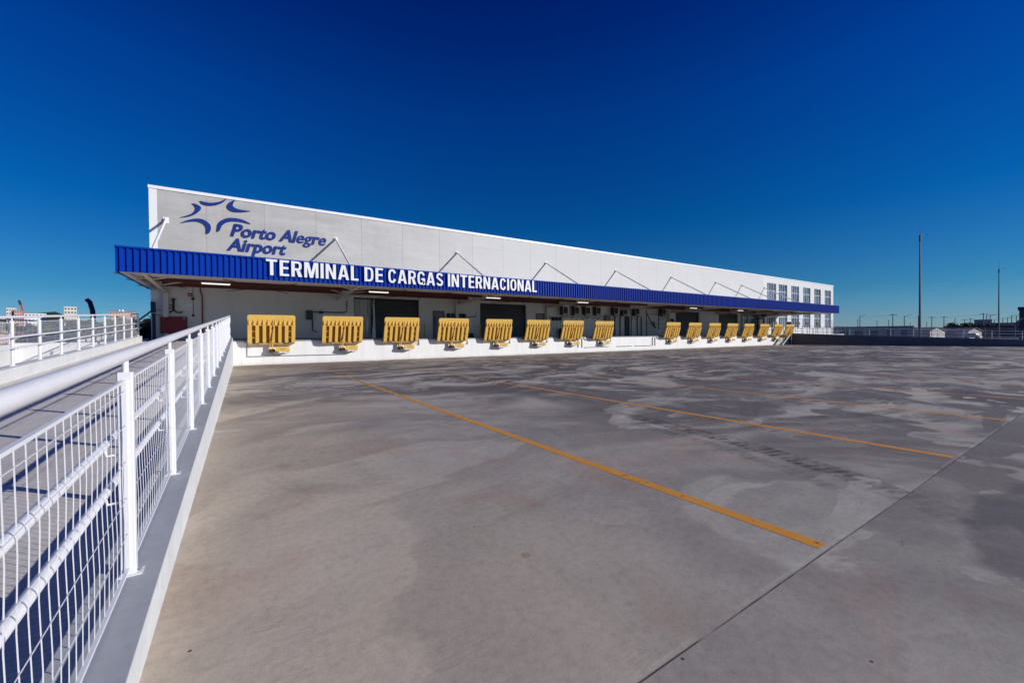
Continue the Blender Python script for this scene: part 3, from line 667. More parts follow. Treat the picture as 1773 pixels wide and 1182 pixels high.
# glyph by glyph, so that the heavy offset never merges neighbours
def glyph_run(body, x0, x1, zb, cap, off):
    vr, _ = text_mesh('H', 1); ch = max(v.y for v in vr); adv = []; x = 0
    def right(t_): vs_, _f = text_mesh(t_, 1, shear=.28); return max(v.x for v in vs_)
    def left(c_): vs_, _f = text_mesh(c_, 1, shear=.28); return min(v.x for v in vs_), max(v.x for v in vs_)
    bar = left('I'); tot = []
    for i_, c_ in enumerate(body):
        w0 = 0 if i_ == 0 else right(body[:i_].replace(' ', ' ')+'I')-bar[1]
        tot.append(w0)
    full = right(body); l0 = left(body[0])[0]; k = (x1-x0)/(full-l0); sc = cap/ch
    for c_, w0 in zip(body, tot):
        if c_ == ' ': continue
        vs_, fs_ = text_mesh(c_, 1, shear=.28, offset=off*(.35 if c_ in 'ge' else 1), ext=1)
        part(MB().add([(x0+(v.x+w0-l0)*k, W-.045-.02*v.z, zb+v.y*sc) for v in vs_], fs_), 'letter', lettblue, lg)
glyph_run('Porto Alegre', -.42, 4.92, 7.68, .73, .024)
glyph_run('Airport', -.60, 2.52, 6.80, .73, .024)
def smooth_poly(P, it=2):
    for _ in range(it):
        Q = []
        for i in range(len(P)):
            p, q = P[i], P[(i+1) % len(P)]
            # keep sharp tips
            o_ = P[i-1]; a1 = Vector((p[0]-o_[0], p[1]-o_[1])); a2 = Vector((q[0]-p[0], q[1]-p[1]))
            if a1.length and a2.length and a1.angle(a2) > 1.6: Q.append(p); Q.append((p[0]*.75+q[0]*.25, p[1]*.75+q[1]*.25)); Q.append((p[0]*.25+q[0]*.75, p[1]*.25+q[1]*.75)) if True else None
            else: Q.append((p[0]*.75+q[0]*.25, p[1]*.75+q[1]*.25)); Q.append((p[0]*.25+q[0]*.75, p[1]*.25+q[1]*.75))
        P = Q
    return P
arcs = [[(-2.89, 8.41), (-2.39, 8.54), (-2.04, 8.81), (-1.86, 9.08), (-1.90, 9.22), (-2.07, 9.31), (-2.29, 9.34), (-2.15, 9.20), (-2.10, 9.04), (-2.19, 8.85), (-2.39, 8.66)],
        [(-1.93, 9.54), (-1.79, 9.34), (-1.44, 9.32), (-1.03, 9.46), (-.78, 9.65), (-.60, 9.92), (-.82, 9.75), (-1.03, 9.62), (-1.36, 9.51), (-1.66, 9.50)],
        [(-.17, 9.91), (-.43, 9.76), (-.60, 9.50), (-.59, 9.31), (-.37, 9.15), (.05, 9.17), (.62, 9.33), (.22, 9.33), (-.14, 9.36), (-.31, 9.47), (-.33, 9.62)],
        [(-2.86, 8.10), (-2.47, 8.36), (-2.0, 8.51), (-1.69, 8.44), (-1.45, 8.23), (-1.40, 7.97), (-1.52, 7.66), (-1.65, 7.66), (-1.62, 7.99), (-1.73, 8.19), (-1.93, 8.30), (-2.24, 8.31)],
        [(.61, 8.53), (.22, 8.75), (-.3, 8.79), (-.67, 8.71), (-.97, 8.49), (-1.10, 8.21), (-1.12, 7.84), (-1.00, 7.86), (-.92, 8.17), (-.76, 8.38), (-.47, 8.55), (-.04, 8.61)]]
for a in arcs: part(MB().prism(smooth_poly(a, 2), W-.07, W-.03), 'emblem_arc', lettblue, lg)
part(MB().box((-2.1, W-.03, 9.15), (-2.05, W-.001, 9.2)).box((-1.2, W-.03, 9.4), (-1.15, W-.001, 9.45)).box((-.4, W-.03, 9.25), (-.35, W-.001, 9.3)).box((-1.6, W-.03, 8.25), (-1.55, W-.001, 8.3)).box((-.9, W-.03, 8.4), (-.85, W-.001, 8.45)), 'stand_off', midgrey, lg)

# ------------------------------------------------------------------ dock levelers
def make_leveler():
    L = empty('dock_leveler', (0, D, 0))
    ZB, H, lean = 1.13, 1.49, .44
    def P(u, v, t): return (u, -.26-lean*(v/H)-t, ZB+v)      # u across, v up, t towards the yard
    def pb(mb, u0, u1, v0, v1, t0, t1, t0b=None, t1b=None):
        # t at bottom (t0,t1) and at top (t0b,t1b)
        t0b = t0 if t0b is None else t0b; t1b = t1 if t1b is None else t1b
        mb.hexa([P(u0, v0, t1), P(u1, v0, t1), P(u1, v0, t0), P(u0, v0, t0), P(u0, v1, t1b), P(u1, v1, t1b), P(u1, v1, t0b), P(u0, v1, t0b)])
    hw = 1.09; c = .07
    m_ = MB(); n_ = [P(-hw, .02, 0), P(hw, .02, 0), P(hw, H-c, 0), P(hw-c, H, 0), P(-hw+c, H, 0), P(-hw, H-c, 0)]
    k_ = [(x, y+.025, z) for x, y, z in n_]
    m_.add(n_+k_, [(0, 1, 2, 3, 4, 5), (11, 10, 9, 8, 7, 6)]+[(i, i+6, (i+1) % 6+6, (i+1) % 6) for i in range(6)])
    m_.build('deck_plate', yellow_slot_shade, L)
    lip = MB(); vs = [P(-hw, 1.235, .03), P(hw, 1.235, .03), P(hw, H-c, .012), P(hw-c, H, .012), P(-hw+c, H, .012), P(-hw, H-c, .012)]
    k_ = [(x, y+.010, z) for x, y, z in vs]
    lip.add(vs+k_, [(0, 1, 2, 3, 4, 5), (11, 10, 9, 8, 7, 6)]+[(i, i+6, (i+1) % 6+6, (i+1) % 6) for i in range(6)])
    lip.build('lip', yellow, L)
    sp = MB(); pb(sp, -hw, hw, .955, 1.234, .02, .03); pb(sp, -hw, hw, .93, .965, .001, .125); sp.build('lip_hinge', yellow, L)
    for u in (-1.02, -.81, -.60, -.39, -.18, .05, .14, .35, .56, .77, .99):
        te = MB(); te.add([P(u-.02, .966, .031), P(u+.02, .966, .031), P(u+.02, .966, .15), P(u-.02, .966, .15), P(u-.012, 1.27, .034), P(u+.012, 1.27, .034)],
               [(0, 1, 2, 3), (0, 4, 5, 1), (3, 2, 5, 4), (0, 3, 4), (1, 5, 2)]).build('gusset', yellow, L)
    slots = [(-.90, -.75), (-.585, -.43), (-.27, -.12), (.13, .28), (.44, .585), (.76, .90)]
    e = -hw
    for a, b_ in slots+[(hw, hw)]:
        rb = MB(); e = e+.008 if e > -hw else e
        if (a-e) > .3: pb(rb, e, -.03, .03, .93, .001, .115); pb(rb, .045, a, .03, .93, .001, .115)
        else: pb(rb, e, a, .03, .93, .001, .125)
        rb.build('rib', yellow, L); e = b_
    rg = MB()
    for v in (.30, .62):
        pb(rg, -.90, -.75, v, v+.03, .001, .10); pb(rg, .76, .90, v, v+.03, .001, .10)
    rg.build('rung', yellow, L)
    hb = MB(); hb.box((-hw, -.33, ZB-.03), (hw, -.02, ZB+.018)); hb.build('rear_frame', yellow, L)
    hp = MB(); hp.tube([(-hw+.05, -.35, ZB+.05), (hw-.05, -.35, ZB+.05)], .028, 8)
    for u in (-.78, -.62, .62, .78): hp.box((u-.02, -.40, ZB-.02), (u+.02, -.30, ZB+.10))
    hp.build('hinge_bar', brown, L)
    pl = MB().tube([P(.03, .82, .10), P(-.03, .18, .16), (-.05, -.36, ZB+.02)], .03, 8); pl = pl.build('lift_cylinder', brown, L)
    MB().tube([P(.035, .93, .10), P(.02, .74, .12)], .045, 8).build('cylinder_head', red, pl)
    br = MB().box((.0, -.30, .80), (.055, -.22, ZB-.03)).box((-.10, -.30, .82), (-.07, -.06, ZB-.03)).box((-.10, -.24, .80), (.055, -.20, .84))
    br.build('hanger_bracket', yellow, L)
    MB().bbox((-.13, -.34, .66), (.14, -.05, .82), .01).tube([(-.02, -.36, .74), (-.02, -.42, .74)], .05, 10).build('pump_motor', brown, L)
    cv = MB().bbox((.15, -.50, .70), (.82, -.46, .94), .012).box((.15, -.459, .69), (.80, -.20, .715)); cv = cv.build('cover_plate', yellow, L)
    ltx = MB(); rr = random.Random(3); u = .34
    while u < .64: wd = rr.uniform(.02, .04); ltx.box((u, -.503, .81), (u+wd, -.5005, .84)); u += wd+.012
    ltx.build('cover_marking', brown, cv)
    cb = MB(); pts_ = [(.75, -.40, .70)]
    for k in range(9): t = k/8; pts_.append((.72-.85*t, -.20+.12*t, .66-.17*sin(pi*t)))
    cb.tube(pts_, .009, 5); cb.tube([(.55, -.30, .69), (.5, -.1, .62), (.65, -.03, .55), (.8, -.1, .60), (.82, -.3, .70)], .008, 5)
    cb.build('cable', dkgrey, L)
    return L
lev0 = make_leveler()
levx = [1.36, 4.89, 8.33, 11.83, 15.35, 18.84, 22.34, 25.86, 35.3, 38.8, 42.3, 45.85, 49.4, 52.95, 56.5, 59.9-.25]
levl = ['raised yellow dock leveler nearest the ramp fence, shown almost square on',
        'raised yellow dock leveler second from the ramp fence, left of the first shutter',
        'raised yellow dock leveler in front of the first dark shutter with white poles',
        'raised yellow dock leveler just right of the first grey door',
        'raised yellow dock leveler in front of the second dark shutter',
        'raised yellow dock leveler in front of the second grey door',
        'raised yellow dock leveler below the row of four air conditioners, left one of two',
        'raised yellow dock leveler left of the long leveler-free gap',
        'raised yellow dock leveler first right of the long gap with wall pipes',
        'small raised yellow dock leveler before the third shutter',
        'small raised yellow dock leveler between the third and fourth shutters, left one',
        'small raised yellow dock leveler left of the fourth shutter, sixth from the far end',
        'small raised yellow dock leveler below the fourth shutter, fifth from the far end',
        'small raised yellow dock leveler fourth from the far end, left of the glazed door',
        'small raised yellow dock leveler second or third before the far corner, by the stairs',
        'farthest raised yellow dock leveler, at the corner with the shaded ramp wall']
levx = [1.36, 4.89, 8.33, 11.83, 15.35, 18.84, 22.34, 25.86, 35.3, 38.87, 42.45, 45.95, 49.5, 53.1, 56.6, 60.1-.4]
levl[14] = 'small raised yellow dock leveler next to last, behind the steel stair rails'
for i, x in enumerate(levx):
    o = lev0 if i == 0 else copy_tree(lev0)
    o.location = (x, D, 0); tag(o, levl[i], 'dock leveler', 'raised yellow dock levelers along the dock')

# ------------------------------------------------------------------ fences
def wire_panel(X, ya, yb, zfun, hgt=.98, b0=.06, stp=.075, r=.0018):
    q = MB(); folds = []
    n_ = max(2, int(round((yb-ya)/stp)))
    prof = [(b0, 0), (.3, .003), (.5, -.002), (.7, .003), (hgt, 0)]
    for i in range(1, n_):
        y = ya+(yb-ya)*i/n_; z = zfun(y)
        q.tube([(X+dx, y, z+h_) for h_, dx in prof], r, 4, False)
    for h_ in (.22, .40, .58, .76, .93):
        q.tube([(X+.005, ya, zfun(ya)+h_), (X+.005, yb, zfun(yb)+h_)], r*.9, 4, False)
    return q
def frame_panel(X, ya, yb, zfun, hgt=.98, b0=.04):
    q = MB(); w_ = .012
    for yy in (ya, yb-.012): q.hexa([(X-.008, yy, zfun(yy)+b0+w_/2+.001), (X+.008, yy, zfun(yy)+b0+w_/2+.001), (X+.008, yy+.012, zfun(yy+.012)+b0+w_/2+.001), (X-.008, yy+.012, zfun(yy+.012)+b0+w_/2+.001),
        (X-.008, yy, zfun(yy)+hgt-w_/2-.001), (X+.008, yy, zfun(yy)+hgt-w_/2-.001), (X+.008, yy+.012, zfun(yy+.012)+hgt-w_/2-.001), (X-.008, yy+.012, zfun(yy+.012)+hgt-w_/2-.001)])
    for h_ in (b0, hgt):
        q.hexa([(X-.008, ya, zfun(ya)+h_-w_/2), (X+.008, ya, zfun(ya)+h_-w_/2), (X+.008, yb, zfun(yb)+h_-w_/2), (X-.008, yb, zfun(yb)+h_-w_/2),
                (X-.008, ya, zfun(ya)+h_+w_/2), (X+.008, ya, zfun(ya)+h_+w_/2), (X+.008, yb, zfun(yb)+h_+w_/2), (X-.008, yb, zfun(yb)+h_+w_/2)])
    return q
def mesh_fence(name, X, ys, zfun, side, label, hand=True, stp=.072, wire=.0018):
    o = empty(name, (X, ys[0], 0), label, 'fence')
    y0, y1 = ys[0], ys[-1]
    for i, y in enumerate(ys):
        z = zfun(y)
        pm = MB().bbox((X-.03, y-.022, z-.02), (X+.03, y+.022, z+1.02), .004)
        p_ = part(pm, 'post', white_rail, o)
        part(MB().box((X-.045, y-.04, z-.012), (X+.055, y+.04, z+.008)), 'foot_plate', white_rail, p_)
        part(MB().tube([(X+.043, y, z+.006), (X+.043, y, z+.022)], .007, 6), 'anchor_bolt', midgrey, p_)
        part(MB().tube([(X, y, z+1.02), (X, y, z+1.08)], .014, 8), 'rail_stub', white_rail, p_)
        if hand:
            bb = MB()
            for h_ in (.92-.28+.02, .70-.28):
                bb.tube([(X+side*.02, y, z+h_-.05), (X+side*.075, y, z+h_-.055), (X+side*.085, y, z+h_-.01)], .007, 6)
            part(bb, 'rail_bracket', white_rail, p_)
    part(MB().tube([(X, y0-.1, zfun(y0-.1)+1.105), (X, y1+.05, zfun(y1+.05)+1.105)], .030, 16), 'top_rail', white_rail, o)
    if hand:
        for h_ in (.92-.28+.02, .70-.28):
            part(MB().tube([(X+side*.085, y0-.1, zfun(y0-.1)+h_), (X+side*.085, y1+.3, zfun(y1+.3)+h_)], .021, 12), 'handrail', white_rail, o)
    for a, b_ in zip(ys, ys[1:]):
        part(frame_panel(X, a+.022, b_-.022, zfun), 'panel_frame', white_rail, o)
        part(wire_panel(X, a+.022, b_-.022, zfun, stp=stp, r=wire), 'mesh_panel', white_rail, o)
    return o
mesh_fence('mesh_fence', -.49, [2.8+1.53*i for i in range(-4, 16)], zc, -1, 'tall white mesh fence with round top rail on the near side of the ramp')
mesh_fence('mesh_fence', -4.34, [14.05-1.53*4+1.525*i for i in range(14)], zc, 1, 'white mesh fence with two handrails on the far left side of the ramp')
def z2_(y): return 1.03+.0092*(y-4)
mesh_fence('mesh_fence', -8.62, [6+1.8*i for i in range(24)], z2_, 1, 'white mesh fence on the retaining wall behind the left ramp fence', False, .07, .0022)

def pipe_fence(name, X, y0, y1, zfun, label, n_, mat, along='y', hh=1.0, rows=(.35, .68, 1.0), yc=0):
    o = empty(name, (X if along == 'y' else y0, y0 if along == 'y' else yc, 0), label, 'fence')
    def pt(t, h_): return (X, t, zfun(t)+h_) if along == 'y' else (t, yc, zfun(t)+h_)
    for i in range(n_+1):
        t = y0+(y1-y0)*i/n_; part(MB().tube([pt(t, 0), pt(t, hh)], .028, 8), 'post', mat, o)
    for h_ in rows: part(MB().tube([pt(y0, h_), pt(y1, h_)], .02, 8), 'rail', mat, o)
    return o
pipe_fence('pipe_railing', XE+.15, -16, 25.2, zr_, 'grey pipe railing on top of the shaded yard wall', 22, midgrey)
pipe_fence('pipe_railing', XE+6.35, -16, 25.2, lambda y: zr_(y)-.2, 'pale pipe railing on the outer side of the far ramp', 20, white)
pipe_fence('pipe_railing', XE+.5, 65, 89, lambda x: 1.29, 'railing along the far apron in front of the office windows', 12, midgrey, 'x', 1.0, (.5, 1.0), W-1.5)
# tall posts with black boards
tf = empty('board_frame', (72, 27.6, 1.29), 'thin tall frame of posts in front of the office windows', 'frame')
for x in (66.75, 69.92, 74.5, 80.6): part(MB().tube([(x, 27.6, 1.28), (x, 27.6, 3.6)], .03, 8), 'post', midgrey, tf)
part(MB().tube([(62.8, 27.6, 3.57), (69.92, 27.6, 3.57)], .02, 8), 'rail', midgrey, tf)
for i, x in enumerate((65.43, 68.22, 71.47, 75.13)):
    single(MB().bbox((x-.62, 27.50, 2.74), (x+.62, 27.565, 3.12), .01).tube([(x, 27.6, 1.29), (x, 27.6, 2.9)], .018, 6), 'black_board', blackm,
           ('black rectangular board before the office windows, ' + ['leftmost of four', 'second from the left', 'third from the left', 'rightmost of four'][i]), 'board', 'black boards before the office windows')

# stair with rails at the far corner
st = empty('dock_stair', (57.9, D-.6, 0), 'small steel stair with white handrails at the far end of the dock', 'stairs')
for k in range(7):
    part(MB().box((56.9+.28*k, D-.95, .17*k+.14), (57.2+.28*k, D-.01, .17*k+.18)), 'step', midgrey, st)
for yy in (D-.98, D-.06):
    part(MB().tube([(56.8, yy, 0), (56.8, yy, 1.0), (58.8, yy, 2.2), (59.3, yy, 2.2), (59.3, yy, .0)], .022, 8), 'handrail', white, st)
    part(MB().bar((56.9, yy, .05), (58.9, yy, 1.25), .04, .16), 'stringer', white, st)

# ------------------------------------------------------------------ wall fittings
def fit(name, label, cat, parts, group=None):
    v0 = parts[0][1].v; cx_ = sum(v[0] for v in v0)/len(v0); z_ = min(v[2] for _, q, _m in parts for v in q.v)
    if len(parts) == 1: return single(parts[0][1], parts[0][0] if name is None else name, parts[0][2], label, cat, group)
    o = empty(name, (cx_, W, z_), label, cat, group)
    for nm, q, mt in parts: part(q, nm, mt, o)
    return o
fit('hydrant_cabinet', 'wide dark red fire hose cabinet on the wall by the ramp', 'cabinet',
    [('cabinet_body', MB().bbox((-3.80, W-.26, 1.72), (-2.62, W-.002, 2.69), .02), red), ('door_panel', MB().bbox((-3.76, W-.285, 1.76), (-2.66, W-.262, 2.65), .01), red),
     ('latch', MB().box((-2.78, W-.31, 2.58), (-2.69, W-.287, 2.61)), lettwhite), ('round_label', MB().tube([(-3.45, W-.290, 2.47), (-3.45, W-.286, 2.47)], .07, 14), navy)])
def sgn(name, x0, x1, z0, z1, mt, lb, mk=None):
    ps = [('plate', MB().box((x0, W-.02, z0), (x1, W-.002, z1)), mt)]
    if mk: ps.append(('symbol', mk, lettwhite))
    fit(name, lb, 'sign', ps)
sgn('hydrant_sign', -3.48, -3.27, 3.17, 3.38, red, 'small red square safety sign above the red cabinet', MB().box((-3.44, W-.024, 3.21), (-3.39, W-.021, 3.34)).box((-3.36, W-.024, 3.21), (-3.31, W-.021, 3.34)))
sgn('alarm_sign', -2.58, -2.37, 3.90, 4.08, red, 'small dark red sign high on the wall beside the bell', MB().box((-2.54, W-.024, 3.96), (-2.42, W-.021, 4.0)))
sgn('white_notice', -2.59, -2.37, 3.32, 3.46, lettwhite, 'small white notice on the wall below the bell')
fit('alarm_bell', 'round black alarm bell on a thin conduit', 'bell', [('bell', MB().tube([(-2.33, W-.09, 3.76), (-2.33, W-.01, 3.76)], .085, 14), blackm), ('bell_cap', MB().tube([(-2.33, W-.12, 3.76), (-2.33, W-.092, 3.76)], .03, 10), midgrey),
     ('conduit', MB().tube([(-2.33, W-.02, 3.84), (-2.33, W-.02, 4.45)], .012, 6).tube([(-2.33, W-.02, 2.86), (-2.33, W-.02, 3.67)], .012, 6), dkgrey)])
fit('call_point', 'small round black call point on the wall right of the red cabinet', 'call point', [('body', MB().tube([(-2.34, W-.07, 2.78), (-2.34, W-.003, 2.78)], .07, 12), blackm), ('button', MB().tube([(-2.34, W-.085, 2.78), (-2.34, W-.072, 2.78)], .03, 10), red)])
fit('flood_light', 'small black flood light on the wall under the canopy corner', 'light', [('housing', MB().bbox((-2.92, W-.30, 4.32), (-2.62, W-.16, 4.46), .015), blackm), ('arm', MB().bar((-2.77, W-.16, 4.40), (-2.77, W-.002, 4.44), .03, .03), dkgrey)])
# black pipe manifold above the cabinet
mf = MB().tube([(-3.22, W-.12, 3.62), (-3.22, W-.12, 3.05)], .05, 10).tube([(-3.22, W-.12, 3.62), (-3.22, W-.12, 3.72)], .085, 10)
for s_ in (-1, 1): mf.tube([(-3.22, W-.12, 3.08), (-3.22+s_*.12, W-.14, 2.95), (-3.22+s_*.32, W-.15, 2.92), (-3.22+s_*.40, W-.15, 2.98)], .04, 8)
fit('pipe_manifold', 'black forked pipe fitting above the red cabinet', 'pipe', [('pipe', mf, blackm), ('flange', MB().tube([(-3.22, W-.12, 3.02), (-3.22, W-.12, 3.06)], .1, 12), dkgrey)])
fit('fire_pipe', 'thin dark red fire pipe running down the wall beside the ramp fence', 'pipe', [('pipe', MB().tube([(-1.9, W-.12, 1.3), (-1.9, W-.12, 3.95), (-1.98, W-.12, 4.2), (-1.98, W-.12, 4.6)], .035, 8), red), ('clamp', MB().box((-1.95, W-.1, 3.2), (-1.85, W-.002, 3.24)).box((-1.95, W-.1, 2.2), (-1.85, W-.002, 2.24)), midgrey)])
gp = empty('gate_post', (-4.35, W-.15, 1.3), 'dark navy post with raised black arm at the left corner of the building', 'barrier')
part(MB().bbox((-4.14, W-.33, 1.30), (-4.00, W-.19, 2.86), .01), 'post', navy, gp)
part(MB().bbox((-4.19, W-.35, 2.90), (-3.99, W-.16, 3.5), .015), 'drive_box', navy, gp)
part(MB().tube([(-4.15, W-.28, 3.0), (-4.75, W-.34, 2.40), (-5.0, W-.35, 2.18)], .045, 8), 'arm', navy, gp)
part(MB().tube([(-3.99, W-.2, 3.05), (-3.7, W-.2, 3.03)], .02, 8).tube([(-3.99, W-.2, 2.80), (-3.7, W-.2, 2.78)], .02, 8), 'bracket', midgrey, gp)

# air conditioners
def ac():
    o = empty('air_conditioner', (0, W, 0))
    MB().bbox((-.37, -.60, 0), (.37, -.12, .82), .02).build('casing', dkgrey, o)  # pale casing made dark: the shade on its sides is put into the colour
    fp = MB()
    for a_, b__ in (((-.37, -.612, 0), (-.345, -.601, .82)), ((.20, -.612, 0), (.37, -.601, .82)), ((-.344, -.612, .74), (.199, -.601, .82)), ((-.344, -.612, 0), (.199, -.601, .08))): fp.box(a_, b__)
    fp.build('front_panel', steel_white, o)
    fan = MB(); fan.tube([(-.07, -.618, .42), (-.07, -.602, .42)], .27, 20); fan = fan.build('fan_grille', blackm, o)
    rg = MB()
    for rr in (.10, .19, .275):
        rg.tube([(-.07+rr*cos(2*pi*k/16), -.624, .42+rr*sin(2*pi*k/16)) for k in range(17)], .006, 4, False)
    for k in range(8): rg.tube([(-.07, -.624, .42), (-.07+.28*cos(pi*k/4), -.624, .42+.28*sin(pi*k/4))], .004, 4, False)
    rg.build('fan_guard', dkgrey, fan)
    MB().box((-.33, -.60, -.05), (-.29, -.0, -.005)).box((.29, -.60, -.05), (.33, -.0, -.005)).bar((-.31, -.02, -.45), (-.31, -.5, -.05), .03, .03).bar((.31, -.02, -.45), (.31, -.5, -.05), .03, .03).build('wall_bracket', dkgrey, o)
    MB().tube([(.25, -.3, .82), (.25, -.2, .98), (.25, -.04, 1.05), (.25, -.03, 1.25)], .025, 6).build('pipework', blackm, o)
    return o
a0 = ac()
acs = [(25.8, 3.42, 'leftmost'), (27.25, 3.43, 'second'), (28.7, 3.45, 'third'), (30.15, 3.47, 'fourth')]
for i, (x, z, k) in enumerate(acs):
    o = a0 if i == 0 else copy_tree(a0); o.location = (x, W, z)
    tag(o, f'grey air conditioner with black fan under the canopy, {k} of the row of four' if i < 3 else 'grey air conditioner with black fan under the canopy, rightmost of the row of four', 'air conditioner', 'air conditioners on the wall')
for x, z, k in [(32.7, 3.52, 'first one right of the row of four'), (34.1, 3.52, 'above the pale pipe boards'), (36.0, 3.55, 'just left of the pipe cage'), (40.6, 3.6, 'highest and farthest, right of the pipe cage')]:
    o = copy_tree(a0); o.location = (x, W, z); tag(o, 'small air conditioner unit, '+k, 'air conditioner', 'air conditioners on the wall')
# pipe runs and conduits on the wall
def tb_(name, paths, r_, mt, label, cat='pipe', parts2=None):
    q = MB()
    for p_ in paths: q.tube(p_, r_, 8)
    return single(q, name, mt, label, cat)
y_ = W-.06
tb_('cable_duct', [[(3.95, y_, 3.15), (5.9, y_, 3.15), (6.15, y_, 3.2), (6.2, y_, 3.45)], [(4.0, y_, 3.1), (4.0, y_, 1.9), (4.3, y_, 1.8)]], .035, dkgrey, 'dark conduit with elbow on the wall left of the first shutter')
single(MB().bbox((3.62, W-.24, 2.62), (3.98, W-.003, 3.24), .02).bbox((4.42, W-.16, 3.05), (4.66, W-.003, 3.22), .01), 'switch_box', dkgrey, 'dark switch box at the end of the conduit above the second leveler', 'switch box')
tb_('cable_duct', [[(6.2, y_, 3.5), (6.2, y_, 4.0)]], .05, midgrey, 'short upright grey conduit beside the first shutter')
tb_('cable_duct', [[(15.0, y_, 3.05), (16.25, y_, 3.05), (16.4, y_, 3.1), (16.42, y_, 3.4)]], .03, dkgrey, 'thin conduit with upturned end left of the second shutter')
tb_('cable_duct', [[(24.0, y_, 4.3), (24.0, y_, 3.45), (24.3, y_, 3.1), (25.4, y_, 3.05)]], .035, dkgrey, 'conduit dropping from the canopy left of the air conditioners')
tb_('drain_pipe', [[(25.6, y_, 1.35), (25.6, y_, 3.22), (31.0, y_, 3.22)]], .018, dkgrey, 'thin pipe line running under the row of four air conditioners')
def socket_row(xs, z, label):
    o = empty('socket_station', (xs[0], W, z), label, 'sockets')
    for x in xs:
        part(MB().bbox((x-.12, W-.2, z-.05), (x+.12, W-.003, z+.25), .02), 'socket', blackm, o)
        part(MB().tube([(x, W-.1, z-.05), (x+.02, W-.1, z-.9), (x+.15, W-.1, z-1.2), (x+.3, W-.1, z-1.0)], .012, 5), 'cable', dkgrey, o)
    part(MB().box((xs[0]-.2, W-.04, z+.26), (xs[-1]+.2, W-.003, z+.31)), 'rail', dkgrey, o)
    return o
socket_row((13.9, 14.3, 15.0, 15.3), 2.98, 'row of small black sockets on the wall left of the second shutter')
socket_row((24.65, 25.05, 25.5), 2.9, 'three black sockets with hanging cables right of the second grey door')
socket_row((42.0, 42.4, 42.8), 3.0, 'row of small black sockets left of the third shutter')
single(MB().bbox((25.3, W-.5, 1.3), (25.65, W-.1, 2.1), .03), 'floor_cabinet', navy, 'dark cabinet standing on the dock below the three sockets', 'cabinet')
single(MB().tube([(15.85, W-.35, 1.55), (15.85, W-.1, 1.55)], .16, 12).box((15.6, W-.3, 1.3), (16.1, W-.1, 1.42)), 'cable_reel', navy, 'small dark reel on the dock floor left of the second shutter', 'reel')
single(MB().bbox((31.4, W-.32, 2.8), (32.1, W-.003, 3.45), .03), 'electric_box', doorgrey, 'grey electric box above the last leveler before the gap', 'electric box')
# pipe drops
for i, (x, r_) in enumerate(((32.95, .05), (33.75, .05), (34.9+.6, .04), (36.5, .05), (37.15, .05))):
    tb_('riser_pipe', [[(x, W-.1, 1.3), (x, W-.1, 3.5)]], r_, blackm, ['thin black riser pipe below the first small air conditioner', 'thin black riser pipe left of the dark doorway', 'thin black riser pipe right of the dark doorway',
        'thin black riser pipe left of the pipe cage', 'thin black riser pipe touching the pipe cage'][i])
cg = empty('pipe_cage', (37.5, W-.5, 1.3), 'dark steel pipe cage with crossing pipes under the middle of the canopy', 'frame')
part(MB().bar((37.4, W-.6, 1.3), (37.4, W-.6, 4.15), .07, .07), 'upright', dkgrey, cg); part(MB().bar((39.5, W-.6, 2.0), (39.5, W-.6, 4.15), .07, .07), 'upright', dkgrey, cg)
part(MB().bar((41.4, W-.6, 1.3), (41.4, W-.6, 3.75), .04, .04), 'upright', dkgrey, cg)
part(MB().bar((37.4, W-.6, 3.72), (41.4, W-.6, 3.75), .05, .05), 'cross_bar', dkgrey, cg); part(MB().bar((37.4, W-.6, 2.65), (41.4, W-.6, 2.65), .03, .03), 'cross_bar', dkgrey, cg)
part(MB().bar((37.5, W-.62, 3.7), (38.5, W-.62, 2.4), .07, .07), 'diagonal', blackm, cg)
part(MB().tube([(38.3, W-.7, 2.9), (38.6, W-.7, 2.7), (38.5, W-.7, 2.4), (38.9, W-.7, 2.2)], .09, 8), 'hose_bundle', blackm, cg)
part(MB().bar((38.8, W-.75, 2.3), (39.5, W-.95, 1.32), .06, .06), 'strut', lettwhite, cg); part(MB().bar((39.5, W-.75, 2.35), (39.5, W-.75, 1.5), .07, .07), 'strut', lettwhite, cg)
for i, (x, z0, z1) in enumerate(((37.25, 1.31, 1.75), (37.55, 1.31, 1.75), (41.2, 2.1, 3.0), (42.0, 2.35, 3.15))):
    single(MB().bar((x, W-.9, z0 if z0 < 1.5 else 1.31), (x, W-.9, z1), .05, .05), 'marker_post', white, ['short white marker post left of the pipe cage', 'short white marker post inside the pipe cage', 'white post right of the pipe cage', 'white post farthest right beside the pipe cage'][i], 'post')
# first shutter: open left leaf with white curtains/poles
cur = empty('strip_curtain', (7.2, W+.1, 1.3), 'loose pale plastic strips hanging in the open left side of the first shutter', 'curtain')
strip_m = paint('strip plastic', (.75, .77, .82), .3, .1)
rr = random.Random(5)
for k in range(4):
    x = 7.05+.27*k; pp = []
    q = MB(); n_ = 12; vs = []; fs = []
    for j in range(n_+1):
        t = j/n_; z = 4.1-t*2.75; xx = x+.10*sin(t*3+k)*t+(.18*sin(pi*t) if k % 2 else -.05*t); ww_ = .05+.20*t*(k % 2)
        vs += [(xx, W-.05-.15*t*rr.random(), z), (xx+ww_, W+.06-.1*t, z)]
    for j in range(n_): fs.append((2*j, 2*j+1, 2*j+3, 2*j+2))
    part(q.add(vs, fs), 'strip', strip_m if k % 2 else dkgrey, cur)
for x, lb in ((8.05, 'tall white pole standing in the first shutter opening, right one'), (7.45, 'slim white pole standing in the first shutter opening, left one')):
    single(MB().tube([(x, W-.35, 1.3), (x-.02, W-.12, 4.15)], .035 if x > 8 else .018, 8), 'white_pole', white, lb, 'pole')
